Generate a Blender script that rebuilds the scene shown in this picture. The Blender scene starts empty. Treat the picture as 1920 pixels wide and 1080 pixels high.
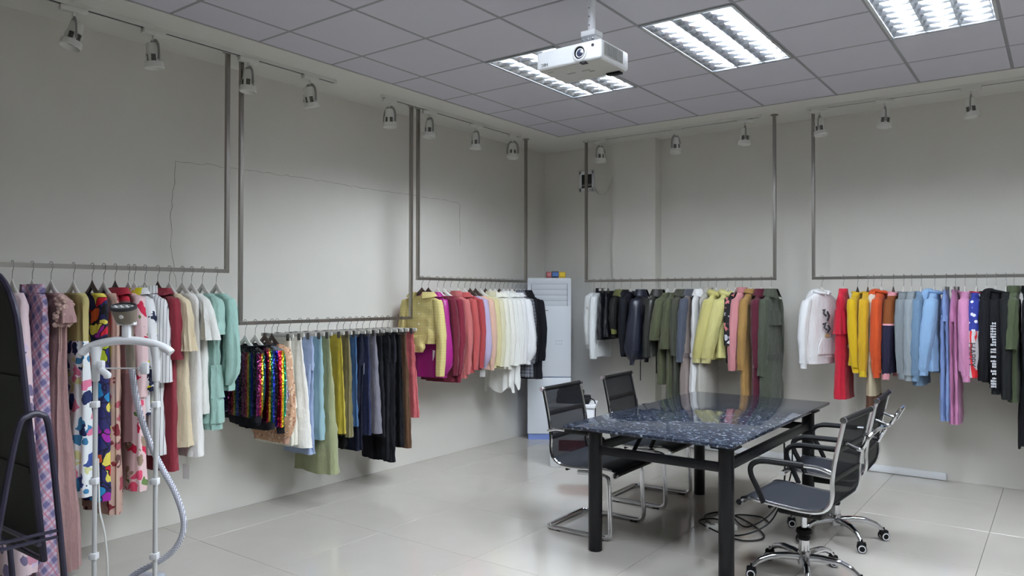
import bpy, bmesh, math, random
from mathutils import Vector, Matrix
sc = bpy.context.scene
COL = sc.collection
PI = math.pi
sin, cos, pi = math.sin, math.cos, math.pi

# ------------------------------------------------------------------ camera, world, exposure
H = 3.20                    # ceiling height
XL, YB = -0.355, 4.93       # left wall plane, back wall plane
XR, YF = 6.6, -4.8          # unseen walls
F_PX, YAW, PITCH, ROLL = 1394.578, -0.6391, 0.0109, 0.0013
cam_d = bpy.data.cameras.new('camera')
cam = bpy.data.objects.new('camera', cam_d); COL.objects.link(cam)
cam_d.sensor_width = 36.0; cam_d.lens = 36.0 * F_PX / 1920.0
cam_d.clip_start = 0.02; cam_d.clip_end = 60
_f = Vector((sin(YAW)*cos(PITCH), cos(YAW)*cos(PITCH), sin(PITCH)))
_r = Vector((cos(YAW), -sin(YAW), 0)); _u = _r.cross(_f)
_r2 = cos(ROLL)*_r + sin(ROLL)*_u; _u2 = -sin(ROLL)*_r + cos(ROLL)*_u
_m = Matrix((( _r2.x, _u2.x, -_f.x, 4.4956), (_r2.y, _u2.y, -_f.y, -2.2979), (_r2.z, _u2.z, -_f.z, H-1.6528), (0,0,0,1)))
cam.matrix_world = _m
sc.camera = cam
w = bpy.data.worlds.new('world'); sc.world = w; w.use_nodes = True
w.node_tree.nodes['Background'].inputs[0].default_value = (.6,.65,.7,1)
w.node_tree.nodes['Background'].inputs[1].default_value = 0.05
sc.view_settings.view_transform = 'Standard'
try: sc.view_settings.look = 'None'
except Exception: pass
sc.view_settings.gamma = 1.0
sc.view_settings.use_curve_mapping = False
sc.view_settings.exposure = 0.08
sc.cycles.max_bounces = 7; sc.cycles.diffuse_bounces = 4; sc.cycles.glossy_bounces = 4; sc.cycles.transparent_max_bounces = 6
TUBE_EMIT = 130.0

# ------------------------------------------------------------------ helpers
def srgb(r, g, b):
    f = lambda c: (c/255/12.92) if c/255 <= .04045 else ((c/255+.055)/1.055)**2.4
    return (f(r), f(g), f(b), 1.0)

MATS = {}
def newmat(name):
    m = bpy.data.materials.new(name); m.use_nodes = True
    nt = m.node_tree
    return m, nt, nt.nodes['Principled BSDF']
def N(nt, t, **kw):
    n = nt.nodes.new(t)
    for k, v in kw.items(): setattr(n, k, v)
    return n
def lk(nt, a, b): nt.links.new(a, b)
def objco(nt):
    return N(nt, 'ShaderNodeTexCoord').outputs['Object']
def add_bump(nt, b, scale, strength, dist=.002, detail=3, kind='noise'):
    co = objco(nt)
    if kind == 'noise':
        t = N(nt, 'ShaderNodeTexNoise'); t.inputs['Scale'].default_value = scale; t.inputs['Detail'].default_value = detail
        out = t.outputs[0]
    else:
        t = N(nt, 'ShaderNodeTexVoronoi'); t.inputs['Scale'].default_value = scale; out = t.outputs['Distance']
    lk(nt, co, t.inputs['Vector'])
    bp = N(nt, 'ShaderNodeBump'); bp.inputs['Strength'].default_value = strength; bp.inputs['Distance'].default_value = dist
    lk(nt, out, bp.inputs['Height']); lk(nt, bp.outputs[0], b.inputs['Normal'])
def M(name, col, rough=.5, metal=0, spec=.5, bump=None, var=0, coat=0, trans=0, sheen=0):
    if name in MATS: return MATS[name]
    m, nt, b = newmat(name)
    b.inputs['Base Color'].default_value = col
    b.inputs['Roughness'].default_value = rough; b.inputs['Metallic'].default_value = metal
    b.inputs['Specular IOR Level'].default_value = spec
    if coat: b.inputs['Coat Weight'].default_value = coat; b.inputs['Coat Roughness'].default_value = .05
    if sheen: b.inputs['Sheen Weight'].default_value = sheen
    if var:
        t = N(nt, 'ShaderNodeTexNoise'); t.inputs['Scale'].default_value = 4; t.inputs['Detail'].default_value = 4
        lk(nt, objco(nt), t.inputs['Vector'])
        mx = N(nt, 'ShaderNodeMix', data_type='RGBA')
        mx.inputs['A'].default_value = tuple(c*(1-var) for c in col[:3])+(1,)
        mx.inputs['B'].default_value = tuple(min(1, c*(1+var)) for c in col[:3])+(1,)
        lk(nt, t.outputs[0], mx.inputs['Factor']); lk(nt, mx.outputs['Result'], b.inputs['Base Color'])
    if bump: add_bump(nt, b, *bump)
    if trans:
        tr = N(nt, 'ShaderNodeBsdfTransparent'); ms = N(nt, 'ShaderNodeMixShader'); ms.inputs[0].default_value = trans
        lk(nt, b.outputs[0], ms.inputs[1]); lk(nt, tr.outputs[0], ms.inputs[2])
        lk(nt, ms.outputs[0], nt.nodes['Material Output'].inputs['Surface'])
    MATS[name] = m
    return m

# ---- fabrics
def fab(name, rgb, rough=.85, sheen=.15, satin=False, leather=False):
    key = 'fabric_'+name
    if key in MATS: return MATS[key]
    g_ = .3*rgb[0]+.59*rgb[1]+.11*rgb[2]; rgb = tuple(.88*v+.12*g_ for v in rgb)
    if min(rgb) < 200: rgb = tuple(.93*v for v in rgb)
    if max(rgb) < 60: sheen = 0.0
    if leather: return M(key, srgb(*rgb), .38, 0, .5, (60, .35, .004))
    if satin: return M(key, srgb(*rgb), .35, 0, .5, (14, .25, .006))
    m = M(key, srgb(*rgb), rough, 0, .15, None, .10, 0, 0, sheen)
    nt = m.node_tree; mp = N(nt, 'ShaderNodeMapping'); mp.inputs['Scale'].default_value = (1, 1, .28); lk(nt, objco(nt), mp.inputs['Vector'])
    outs = []
    for s_, o_ in ((34, mp.outputs[0]), (16, objco(nt))):
        t = N(nt, 'ShaderNodeTexNoise'); t.inputs['Scale'].default_value = s_; t.inputs['Detail'].default_value = 3; lk(nt, o_, t.inputs['Vector']); outs.append(t.outputs[0])
    bp = N(nt, 'ShaderNodeBump'); bp.inputs['Strength'].default_value = .7; bp.inputs['Distance'].default_value = .011
    lk(nt, math_(nt, 'ADD', outs[0], outs[1]), bp.inputs['Height']); lk(nt, bp.outputs[0], nt.nodes['Principled BSDF'].inputs['Normal'])
    return m
def ramp(nt, stops, const=True):
    r = N(nt, 'ShaderNodeValToRGB'); cr = r.color_ramp
    cr.interpolation = 'CONSTANT' if const else 'LINEAR'
    while len(cr.elements) > 1: cr.elements.remove(cr.elements[0])
    cr.elements[0].position = stops[0][0]; cr.elements[0].color = srgb(*stops[0][1])
    for p, c in stops[1:]:
        e = cr.elements.new(p); e.color = srgb(*c)
    return r
def math_(nt, op, a, b=None, c=None):
    n = N(nt, 'ShaderNodeMath', operation=op)
    for i, v in enumerate((a, b, c)):
        if v is None: continue
        if isinstance(v, (int, float)): n.inputs[i].default_value = v
        else: lk(nt, v, n.inputs[i])
    return n.outputs[0]
def sepco(nt):
    s = N(nt, 'ShaderNodeSeparateXYZ'); lk(nt, objco(nt), s.inputs[0]); return s.outputs
def fab_blocks(name, stops, bump=True):
    """colour blocks by depth below the rail: stops = [(metres_below_rail, rgb)...] from the bottom up"""
    m, nt, b = newmat('fabric_'+name)
    z = sepco(nt)[2]
    v = math_(nt, 'MULTIPLY_ADD', z, 1/1.8, 1.0)          # -1.8 -> 0, 0 -> 1
    st = sorted([(max(0, 1-d/1.8), c) for d, c in stops]); st[0] = (0, st[0][1])
    r = ramp(nt, st); lk(nt, v, r.inputs[0]); lk(nt, r.outputs[0], b.inputs['Base Color'])
    b.inputs['Roughness'].default_value = .85; b.inputs['Specular IOR Level'].default_value = .2
    add_bump(nt, b, 38, .35, .004)
    MATS['fabric_'+name] = m; return m
def fab_stripes(name, c0, c1, period, width=.25, axis='xy', tilt=0.0, c2=None, rough=.8):
    m, nt, b = newmat('fabric_'+name)
    x, y, z = sepco(nt)
    if axis == 'xy': v = math_(nt, 'ADD', x, math_(nt, 'MULTIPLY', y, 1.3))
    elif axis == 'z': v = z
    v = math_(nt, 'ADD', v, math_(nt, 'MULTIPLY', z, tilt))
    fr = math_(nt, 'FRACT', math_(nt, 'MULTIPLY', v, 1/period))
    st = [(0, c1), (width, c0)]
    if c2: st += [(.55, c2), (.55+width, c0)]
    r = ramp(nt, st); lk(nt, fr, r.inputs[0]); lk(nt, r.outputs[0], b.inputs['Base Color'])
    b.inputs['Roughness'].default_value = rough; b.inputs['Specular IOR Level'].default_value = .2
    add_bump(nt, b, 38, .3, .004)
    MATS['fabric_'+name] = m; return m
def fab_plaid(name, c0, c1, c2, period, w1=.45, w2=.12, tilt=.0, rough=.8, xs=1.0):
    m, nt, b = newmat('fabric_'+name)
    x, y, z = sepco(nt)
    h = math_(nt, 'MULTIPLY', math_(nt, 'ADD', x, math_(nt, 'MULTIPLY', y, 1.2)), xs)
    p = math_(nt, 'ADD', h, math_(nt, 'MULTIPLY', z, tilt)); q = math_(nt, 'SUBTRACT', z, math_(nt, 'MULTIPLY', h, tilt))
    outs = []
    for v in (p, q):
        fr = math_(nt, 'FRACT', math_(nt, 'MULTIPLY', v, 1/period))
        outs.append(math_(nt, 'LESS_THAN', fr, w1))
        outs.append(math_(nt, 'LESS_THAN', math_(nt, 'ABSOLUTE', math_(nt, 'SUBTRACT', fr, .72)), w2/2))
    f1 = math_(nt, 'MULTIPLY', math_(nt, 'ADD', outs[0], outs[2]), .5)
    f2 = math_(nt, 'MAXIMUM', outs[1], outs[3])
    m1 = N(nt, 'ShaderNodeMix', data_type='RGBA'); m1.inputs['A'].default_value = srgb(*c0); m1.inputs['B'].default_value = srgb(*c1); lk(nt, f1, m1.inputs['Factor'])
    m2 = N(nt, 'ShaderNodeMix', data_type='RGBA'); m2.inputs['B'].default_value = srgb(*c2); lk(nt, m1.outputs['Result'], m2.inputs['A']); lk(nt, math_(nt, 'MULTIPLY', f2, .7), m2.inputs['Factor'])
    lk(nt, m2.outputs['Result'], b.inputs['Base Color'])
    b.inputs['Roughness'].default_value = rough; b.inputs['Specular IOR Level'].default_value = .25
    add_bump(nt, b, 38, .3, .004)
    MATS['fabric_'+name] = m; return m
def fab_print(name, base, cols, scale, cover=.5, warp=.35, top=None, top_d=0, seed=0.0, line=None):
    """printed cloth: irregular coloured shapes on a ground colour; optional plain top"""
    m, nt, b = newmat('fabric_'+name)
    co = objco(nt)
    no = N(nt, 'ShaderNodeTexNoise'); no.inputs['Scale'].default_value = scale*.8; no.inputs['Detail'].default_value = 2; lk(nt, co, no.inputs['Vector'])
    mx = N(nt, 'ShaderNodeVectorMath', operation='MULTIPLY_ADD'); mx.inputs[1].default_value = (warp/scale*3,)*3
    lk(nt, no.outputs['Color'], mx.inputs[0]); lk(nt, co, mx.inputs[2])
    ad = N(nt, 'ShaderNodeVectorMath', operation='ADD'); ad.inputs[1].default_value = (seed, seed*1.7, seed*.6); lk(nt, mx.outputs[0], ad.inputs[0])
    vo = N(nt, 'ShaderNodeTexVoronoi'); vo.inputs['Scale'].default_value = scale; lk(nt, ad.outputs[0], vo.inputs['Vector'])
    sp = N(nt, 'ShaderNodeSeparateColor'); lk(nt, vo.outputs['Color'], sp.inputs[0])
    n = len(cols); r = ramp(nt, [(i/n, c) for i, c in enumerate(cols)]); lk(nt, sp.outputs[0], r.inputs[0])
    g = math_(nt, 'LESS_THAN', sp.outputs[1], cover)
    d = math_(nt, 'LESS_THAN', vo.outputs['Distance'], .55)
    fac = math_(nt, 'MULTIPLY', g, d)
    m1 = N(nt, 'ShaderNodeMix', data_type='RGBA'); m1.inputs['A'].default_value = srgb(*base); lk(nt, r.outputs[0], m1.inputs['B']); lk(nt, fac, m1.inputs['Factor'])
    out = m1.outputs['Result']
    if line:
        ve = N(nt, 'ShaderNodeTexVoronoi', feature='DISTANCE_TO_EDGE'); ve.inputs['Scale'].default_value = scale; lk(nt, ad.outputs[0], ve.inputs['Vector'])
        m3 = N(nt, 'ShaderNodeMix', data_type='RGBA'); m3.inputs['B'].default_value = srgb(*line); lk(nt, out, m3.inputs['A'])
        lk(nt, math_(nt, 'LESS_THAN', ve.outputs['Distance'], .035), m3.inputs['Factor']); out = m3.outputs['Result']
    if top:
        z = sepco(nt)[2]
        m2 = N(nt, 'ShaderNodeMix', data_type='RGBA'); m2.inputs['B'].default_value = srgb(*top); lk(nt, out, m2.inputs['A'])
        lk(nt, math_(nt, 'GREATER_THAN', z, -top_d), m2.inputs['Factor']); out = m2.outputs['Result']
    lk(nt, out, b.inputs['Base Color'])
    b.inputs['Roughness'].default_value = .7; b.inputs['Specular IOR Level'].default_value = .25
    add_bump(nt, b, 30, .3, .004)
    MATS['fabric_'+name] = m; return m
def fab_sequin(name, cols, period, phase=0.0, top=None, top_d=.2):
    m, nt, b = newmat('fabric_'+name)
    x, y, z = sepco(nt)
    v = math_(nt, 'ADD', math_(nt, 'MULTIPLY', x, .8), math_(nt, 'MULTIPLY', y, 1.2))
    fr = math_(nt, 'FRACT', math_(nt, 'ADD', math_(nt, 'MULTIPLY', v, 1/period), phase))
    r = ramp(nt, [(i/len(cols), c) for i, c in enumerate(cols)]); lk(nt, fr, r.inputs[0])
    out = r.outputs[0]
    if top:
        m2 = N(nt, 'ShaderNodeMix', data_type='RGBA'); m2.inputs['B'].default_value = srgb(*top); lk(nt, out, m2.inputs['A'])
        lk(nt, math_(nt, 'GREATER_THAN', z, -top_d), m2.inputs['Factor']); out = m2.outputs['Result']
    lk(nt, out, b.inputs['Base Color'])
    b.inputs['Metallic'].default_value = .75; b.inputs['Roughness'].default_value = .22
    vo = N(nt, 'ShaderNodeTexVoronoi'); vo.inputs['Scale'].default_value = 130; lk(nt, objco(nt), vo.inputs['Vector'])
    ge = N(nt, 'ShaderNodeNewGeometry')
    sb = N(nt, 'ShaderNodeVectorMath', operation='SUBTRACT'); sb.inputs[1].default_value = (.5,.5,.5); lk(nt, vo.outputs['Color'], sb.inputs[0])
    ma = N(nt, 'ShaderNodeVectorMath', operation='MULTIPLY_ADD'); ma.inputs[1].default_value = (.9,.9,.9); lk(nt, sb.outputs[0], ma.inputs[0]); lk(nt, ge.outputs['Normal'], ma.inputs[2])
    nm = N(nt, 'ShaderNodeVectorMath', operation='NORMALIZE'); lk(nt, ma.outputs[0], nm.inputs[0]); lk(nt, nm.outputs[0], b.inputs['Normal'])
    MATS['fabric_'+name] = m; return m

# ---- mesh builder
class MB:
    def __init__(s): s.v = []; s.f = []
    def add(s, vs, fs):
        o = len(s.v); s.v += [tuple(p) for p in vs]; s.f += [tuple(i+o for i in q) for q in fs]; return s
    def box(s, c, d, rz=0.0, R=None):
        x, y, z = d[0]/2, d[1]/2, d[2]/2
        vs = [Vector(p) for p in ((-x,-y,-z),(x,-y,-z),(x,y,-z),(-x,y,-z),(-x,-y,z),(x,-y,z),(x,y,z),(-x,y,z))]
        Rm = R if R is not None else Matrix.Rotation(rz, 3, 'Z')
        return s.add([Rm @ p + Vector(c) for p in vs], [(3,2,1,0),(4,5,6,7),(0,1,5,4),(1,2,6,5),(2,3,7,6),(3,0,4,7)])
    def rbox(s, c, d, r=.01, seg=2, rz=0.0, R=None):
        bm = bmesh.new(); bmesh.ops.create_cube(bm, size=1)
        for v in bm.verts: v.co = Vector((v.co.x*d[0], v.co.y*d[1], v.co.z*d[2]))
        bmesh.ops.bevel(bm, geom=bm.edges[:], offset=r, segments=seg, affect='EDGES', profile=.5)
        Rm = R if R is not None else Matrix.Rotation(rz, 3, 'Z')
        bm.verts.index_update()
        s.add([Rm @ v.co + Vector(c) for v in bm.verts], [tuple(v.index for v in f.verts) for f in bm.faces]); bm.free(); return s
    def rings(s, rings, cap0=False, cap1=False, closed=True):
        o = len(s.v); n = len(rings[0])
        for r in rings: s.v += [tuple(p) for p in r]
        for i in range(len(rings)-1):
            for j in range(n if closed else n-1):
                k = (j+1) % n
                s.f.append((o+i*n+j, o+i*n+k, o+(i+1)*n+k, o+(i+1)*n+j))
        if cap0: s.f.append(tuple(o+j for j in reversed(range(n))))
        if cap1: s.f.append(tuple(o+(len(rings)-1)*n+j for j in range(n)))
        return s
    def tube(s, path, r, seg=8, caps=True, flat=None, up=None):
        P = [Vector(p) for p in path]; n = len(P)
        rr = r if isinstance(r, (list, tuple)) else [r]*n
        T = [((P[min(i+1, n-1)]-P[max(i-1, 0)]).normalized()) for i in range(n)]
        a = Vector(up) if up else (Vector((0,0,1)) if abs(T[0].z) < .9 else Vector((0,1,0)))
        u = (a - T[0]*a.dot(T[0])).normalized(); rg = []
        for i in range(n):
            if i: u = (u - T[i]*u.dot(T[i])).normalized()
            v = T[i].cross(u)
            fx = flat if flat else 1.0
            rg.append([P[i] + rr[i]*(cos(2*pi*k/seg)*u + fx*sin(2*pi*k/seg)*v) for k in range(seg)])
        return s.rings(rg, caps, caps)
    def lathe(s, prof, c=(0,0,0), seg=24, R=None, cap0=False, cap1=False):
        Rm = R if R is not None else Matrix.Identity(3)
        return s.rings([[Rm @ Vector((r*cos(2*pi*k/seg), r*sin(2*pi*k/seg), z)) + Vector(c) for k in range(seg)] for r, z in prof], cap0, cap1)
    def prism(s, poly, y0, y1, R=None, c=(0,0,0)):
        """outline in local x,z extruded along local y"""
        Rm = R if R is not None else Matrix.Identity(3); n = len(poly)
        A = [Rm @ Vector((x, y0, z)) + Vector(c) for x, z in poly]; B = [Rm @ Vector((x, y1, z)) + Vector(c) for x, z in poly]
        return s.add(A+B, [tuple(range(n)), tuple(reversed(range(n, 2*n)))] + [(k, n+k, n+(k+1) % n, (k+1) % n) for k in range(n)])
    def mesh(s, name, mat, smooth=True, ang=40):
        me = bpy.data.meshes.new(name); me.from_pydata(s.v, [], s.f); me.update()
        bm = bmesh.new(); bm.from_mesh(me); bmesh.ops.recalc_face_normals(bm, faces=bm.faces[:]); bm.to_mesh(me); bm.free()
        if smooth:
            for p in me.polygons: p.use_smooth = True
            me.set_sharp_from_angle(angle=math.radians(ang))
        if mat: me.materials.append(mat)
        return me
def smoothpath(pts, n=6):
    P = [Vector(p) for p in pts]; out = []
    for i in range(len(P)-1):
        p0, p1, p2, p3 = P[max(i-1, 0)], P[i], P[i+1], P[min(i+2, len(P)-1)]
        for k in range(n):
            t = k/n
            out.append(.5*((2*p1)+(-p0+p2)*t+(2*p0-5*p1+4*p2-p3)*t*t+(-p0+3*p1-3*p2+p3)*t**3))
    return out+[P[-1]]

def link(name, data, parent=None, loc=None, rz=None):
    o = bpy.data.objects.new(name, data); COL.objects.link(o)
    if parent is not None: o.parent = parent
    if loc is not None: o.location = loc
    if rz is not None: o.rotation_euler[2] = rz
    return o
def obj(name, mb, mat, parent=None, smooth=True, ang=40, label=None):
    o = link(name, mb.mesh(name, mat, smooth, ang), parent)
    if label: o['label'] = label
    return o
def thing(name, label, cat, loc=(0,0,0), rz=0.0, group=None):
    o = link(name, None, None, loc, rz); o.empty_display_size = .05
    o['label'] = label; o['category'] = cat
    if group: o['group'] = group
    return o
def tag(o, label, cat, group=None):
    o['label'] = label; o['category'] = cat
    if group: o['group'] = group
    return o
def struct(name, mb, mat, label, cat, smooth=False):
    o = obj(name, mb, mat, None, smooth); o['kind'] = 'structure'; o['label'] = label; o['category'] = cat; return o

# ------------------------------------------------------------------ common materials
m_wall = M('wall_paint', srgb(220,217,209), .72, 0, .3, (9, .12, .004), .03)
m_plaster = M('plaster_white', srgb(222,220,214), .75, 0, .3, (12, .1, .003), .02)
m_unseen = M('wall_darkened_for_bounce', srgb(140,136,130), .8)  # unseen walls coloured darker than the rest to lower the room's bounce light
m_tile = M('ceiling_tile_board', srgb(206,204,212), .9, 0, .1, (140, .3, .002), .02)
m_tbar = M('grid_bar', srgb(146,146,150), .55)
m_floor = M('porcelain', srgb(186,181,173), .09, 0, .5, None, .05)
m_grout = M('grout', srgb(120,115,108), .8)
m_steel = M('brushed_steel', srgb(158,154,148), .33, 1.0, .5, (50, .1, .001))
m_chrome = M('chrome', srgb(215,216,220), .12, 1.0)
m_black = M('black_paint', srgb(13,13,16), .32, 0, .22)
m_blackp = M('black_plastic', srgb(14,14,16), .5, 0, .2)
m_white = M('white_plastic', srgb(232,233,236), .38)
m_whitep = M('white_powder_coat', srgb(222,221,216), .5)
m_dark = M('dark_void', srgb(30,30,32), .6)
m_greyp = M('grey_plastic', srgb(120,120,118), .5)
m_hook = M('hook_wire', srgb(150,150,150), .3, 1.0)
m_hw = M('hanger_pale', srgb(226,222,216), .45)
m_hd = M('hanger_dark_wood', srgb(62,44,38), .45)
m_paper = M('paper_white', srgb(238,238,236), .8)

# ------------------------------------------------------------------ room shell
RL = random.Random(3)
wl = MB().box((XL-.05, (YF+YB)/2, H/2+.06), (.1, YB-YF+.2, H+.12))
wall_left = struct('wall_left', wl, m_wall, 'off-white painted left wall with a long hairline crack', 'wall')
wb = MB()
wb.box(((.58+XL)/2-.05, YB+.0, H/2+.06), (.58-XL+.1, .14, H+.12))         # part left of the pilaster, a little proud
wb.box((.8315, YB-.01, H/2+.06), (.503, .26, H+.12))                      # pilaster
wb.box(((1.083+XR)/2, YB+.05, H/2+.06), (XR-1.083+.1, .1, H+.12))
wall_back = struct('wall_back', wb, m_wall, 'off-white painted back wall with a shallow pilaster', 'wall')
struct('wall_right', MB().box((XR+.05, (YF+YB)/2, H/2), (.1, YB-YF+.2, H)), m_unseen, 'wall on the right, out of frame, darkened to cut bounced light', 'wall')
struct('wall_front', MB().box(((XL+XR)/2, YF-.05, H/2), (XR-XL+.2, .1, H)), m_unseen, 'wall behind the viewer, darkened to cut bounced light', 'wall')
# crack in the left wall: thin dark broken line
def crack(pts, wd):
    b = MB(); P = []
    rr = random.Random(5)
    for (y0, z0), (y1, z1) in zip(pts, pts[1:]):
        L = math.hypot(y1-y0, z1-z0); n = max(2, int(L/.035))
        for k in range(n):
            t = k/n; j = .007
            P.append((XL+.001, y0+(y1-y0)*t+rr.uniform(-j, j), z0+(z1-z0)*t+rr.uniform(-j, j)))
    P.append((XL+.001, *pts[-1]))
    b.tube(P, [wd*rr.uniform(.5, 1.1) for _ in P], 5)
    return b
obj('crack', crack([(.40,1.60),(.365,1.85),(.36,2.11),(.395,2.46),(.62,2.475),(.86,2.47),(1.40,2.485),(2.19,2.475),(2.9,2.48),(3.32,2.485),(3.355,2.45),(3.35,2.05)], .0012), M('crack_shadow', srgb(120,116,106), .9), wall_left, label='thin dark hairline crack')

# floor: slab with tiles
floor = struct('floor', MB().box(((XL+XR)/2, (YF+YB)/2, -.06), (XR-XL, YB-YF+.1, .10)), m_grout, 'glossy pale beige porcelain tile floor', 'floor')
def spans(lo, hi, off, step):
    k = math.ceil((lo-off)/step); e = [lo]
    while off+k*step < hi-1e-6:
        if off+k*step > lo+1e-6: e.append(off+k*step)
        k += 1
    e.append(hi); return list(zip(e, e[1:]))
tile_cache = {}
def tile_mesh(name, sx, sy, th, gap, bev, mat):
    k = (name, round(sx, 3), round(sy, 3))
    if k not in tile_cache:
        a, b2 = sx/2-gap, sy/2-gap
        rg = [[(-a,-b2,-th),(a,-b2,-th),(a,b2,-th),(-a,b2,-th)], [(-a,-b2,-bev),(a,-b2,-bev),(a,b2,-bev),(-a,b2,-bev)],
              [(-a+bev,-b2+bev,0),(a-bev,-b2+bev,0),(a-bev,b2-bev,0),(-a+bev,b2-bev,0)]]
        tile_cache[k] = MB().rings(rg, True, True).mesh(name, mat, False)
    return tile_cache[k]
for x0, x1 in spans(XL, XR, .09, .8):
    for y0, y1 in spans(YF, YB, .31, .8):
        o = link('floor_tile', tile_mesh('floor_tile', x1-x0, y1-y0, .01, .0012, .0012, m_floor), floor, ((x0+x1)/2, (y0+y1)/2, 0))

# ceiling: slab far above, plaster border, T-bar grid with boards
X0, Y1 = .278, 4.193                                   # edge of the plaster border
XE, YE = 6.0, -4.2
ceiling = struct('ceiling', MB().box(((XL+XR)/2, (YF+YB)/2, H+.20), (XR-XL+.2, YB-YF+.2, .06)), m_plaster, 'suspended ceiling of square grey boards with a plaster border', 'ceiling')
bd = MB()
bd.box(((XL+X0)/2, (YF+YB)/2, H+.03), (X0-XL, YB-YF, .06)); bd.box(((XE+XR)/2, (YF+YB)/2, H+.03), (XR-XE, YB-YF, .06))
bd.box(((X0+XE)/2, (Y1+YB)/2, H+.03), (XE-X0, YB-Y1, .06)); bd.box(((X0+XE)/2, (YE+YF)/2, H+.03), (XE-X0, YE-YF, .06))
obj('plaster_border', bd, m_plaster, ceiling, False)
LIGHTS = [(2, 3), (4, 3), (6, 3), (8, 3), (4, -1), (6, -1), (8, -1)]
def is_light(cx, cy):
    return any(k*.6 < cx < k*.6+.6 and j*.6 < cy < j*.6+1.2 for k, j in LIGHTS)
xs = spans(X0, XE, 0, .6); ys = spans(YE, Y1, 0, .6)
for x0, x1 in xs:
    for y0, y1 in ys:
        cx, cy = (x0+x1)/2, (y0+y1)/2
        if is_light(cx, cy): continue
        me = tile_mesh('ceiling_board', x1-x0, y1-y0, .012, .009, .002, m_tile)
        o = link('ceiling_board', me, ceiling, (cx, cy, H+.006)); o.rotation_euler = (pi, 0, 0)
for x0, _ in xs[1:]:
    obj('grid_bar', MB().box((x0, (YE+Y1)/2, H+.012), (.021, Y1-YE, .012)), m_tbar, ceiling, False)
for y0, _ in ys[1:]:
    cuts = [(X0, XE)]
    for k, j in LIGHTS:
        if abs(y0-(j+1)*.6) < .01:
            cuts = [q for a, b2 in cuts for q in ((a, min(b2, k*.6)), (max(a, k*.6+.6), b2)) if q[1]-q[0] > .02]
    bb = MB()
    for a, b2 in cuts: bb.box(((a+b2)/2, y0, H+.0125), (b2-a, .021, .012))
    obj('grid_bar', bb, m_tbar, ceiling, False)
eb = MB()
for a, b2, c, d in ((X0, (YE+Y1)/2, .022, Y1-YE), (XE, (YE+Y1)/2, .022, Y1-YE), ((X0+XE)/2, Y1, XE-X0, .022), ((X0+XE)/2, YE, XE-X0, .022)):
    eb.box((a, b2, H+.0105), (c, d, .012))
obj('edge_trim', eb, m_tbar, ceiling, False)

# ------------------------------------------------------------------ louvre lights
m_alu = M('louvre_aluminium', srgb(232,235,240), .16, 1.0)
m_case = M('fixture_white', srgb(225,228,232), .5)
mt, nt, b = newmat('lamp_tube_light'); MATS['tube'] = mt
b.inputs['Base Color'].default_value = (1,1,1,1)
b.inputs['Emission Color'].default_value = (.85,.925,1.0,1); b.inputs['Emission Strength'].default_value = TUBE_EMIT
def fixture_meshes():
    W, L = .588, 1.188
    hs = MB()
    t = .004; top = .105
    hs.box((0,0,top), (W, L, t))
    for sx in (-1, 1): hs.box((sx*(W/2-t/2), 0, top/2), (t, L, top))
    for sy in (-1, 1): hs.box((0, sy*(L/2-t/2), top/2), (W, t, top))
    fr = MB()
    for sx in (-1, 1): fr.box((sx*(W/2-.009), 0, .002), (.018, L, .006))
    for sy in (-1, 1): fr.box((0, sy*(L/2-.012), .002), (W, .024, .006))
    out = {'housing': hs.mesh('housing', m_case, False), 'frame': fr.mesh('frame', m_alu, False)}
    tb = MB().tube([(0,-.56,.046),(0,.56,.046)], .0135, 12); out['tube'] = tb.mesh('lamp_tube', mt)
    # longitudinal reflector: parabolic V section, closed below, open up
    rg = []
    prof = [(.003,.0),(.006,.010),(.013,.022),(.026,.034)]
    sec = [(-x, z) for x, z in reversed(prof)]+[(x, z) for x, z in prof]
    rg = [[(x, y, z) for x, z in sec] for y in (-.57, .57)]
    rf = MB().rings(rg, closed=False); out['refl'] = rf.mesh('reflector', m_alu)
    sec = [(-x, z) for x, z in reversed(prof)][:4]
    out['side'] = MB().rings([[(x+.004, y, z) for x, z in sec] for y in (-.57, .57)], closed=False).mesh('side_reflector', m_alu)
    bl = MB(); w2 = .274
    rg = [[(x, -.0015, 0), (x, .0015, 0), (x, .005, .028), (x, -.005, .028)] for x in (-w2, w2)]
    bl.rings(rg, True, True); out['blade'] = bl.mesh('louvre_blade', m_alu, False)
    return out
FX = fixture_meshes()
def light_label(k, j):
    if j == 3: return {2: 'lit three-tube louvre ceiling light partly hidden by the projector', 4: 'lit three-tube louvre ceiling light right of the projector',
                       6: 'lit three-tube louvre ceiling light at the top right corner of the picture', 8: 'lit louvre ceiling light beyond the right edge of the picture'}[k]
    return {4: 'lit louvre ceiling light overhead, in front of the projector, above the picture', 6: 'lit louvre ceiling light overhead, nearest the viewer, above the picture',
            8: 'lit louvre ceiling light overhead to the right of the viewer, above the picture'}[k]
for k, j in LIGHTS:
    t = thing('ceiling_light', light_label(k, j), 'ceiling light', (k*.6+.3, j*.6+.6, H), 0, 'louvre ceiling lights')
    link('housing', FX['housing'], t); link('frame', FX['frame'], t)
    for x in (-.18, 0, .18): link('lamp_tube', FX['tube'], t, (x, 0, 0))
    for x in (-.092, .092): link('reflector', FX['refl'], t, (x, 0, 0))
    link('side_reflector', FX['side'], t, (.272, 0, 0))
    o = link('side_reflector', FX['side'], t, (-.272, 0, 0), pi)
    for i in range(11): link('louvre_blade', FX['blade'], t, (0, -.55+.11*i, .003))

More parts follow.
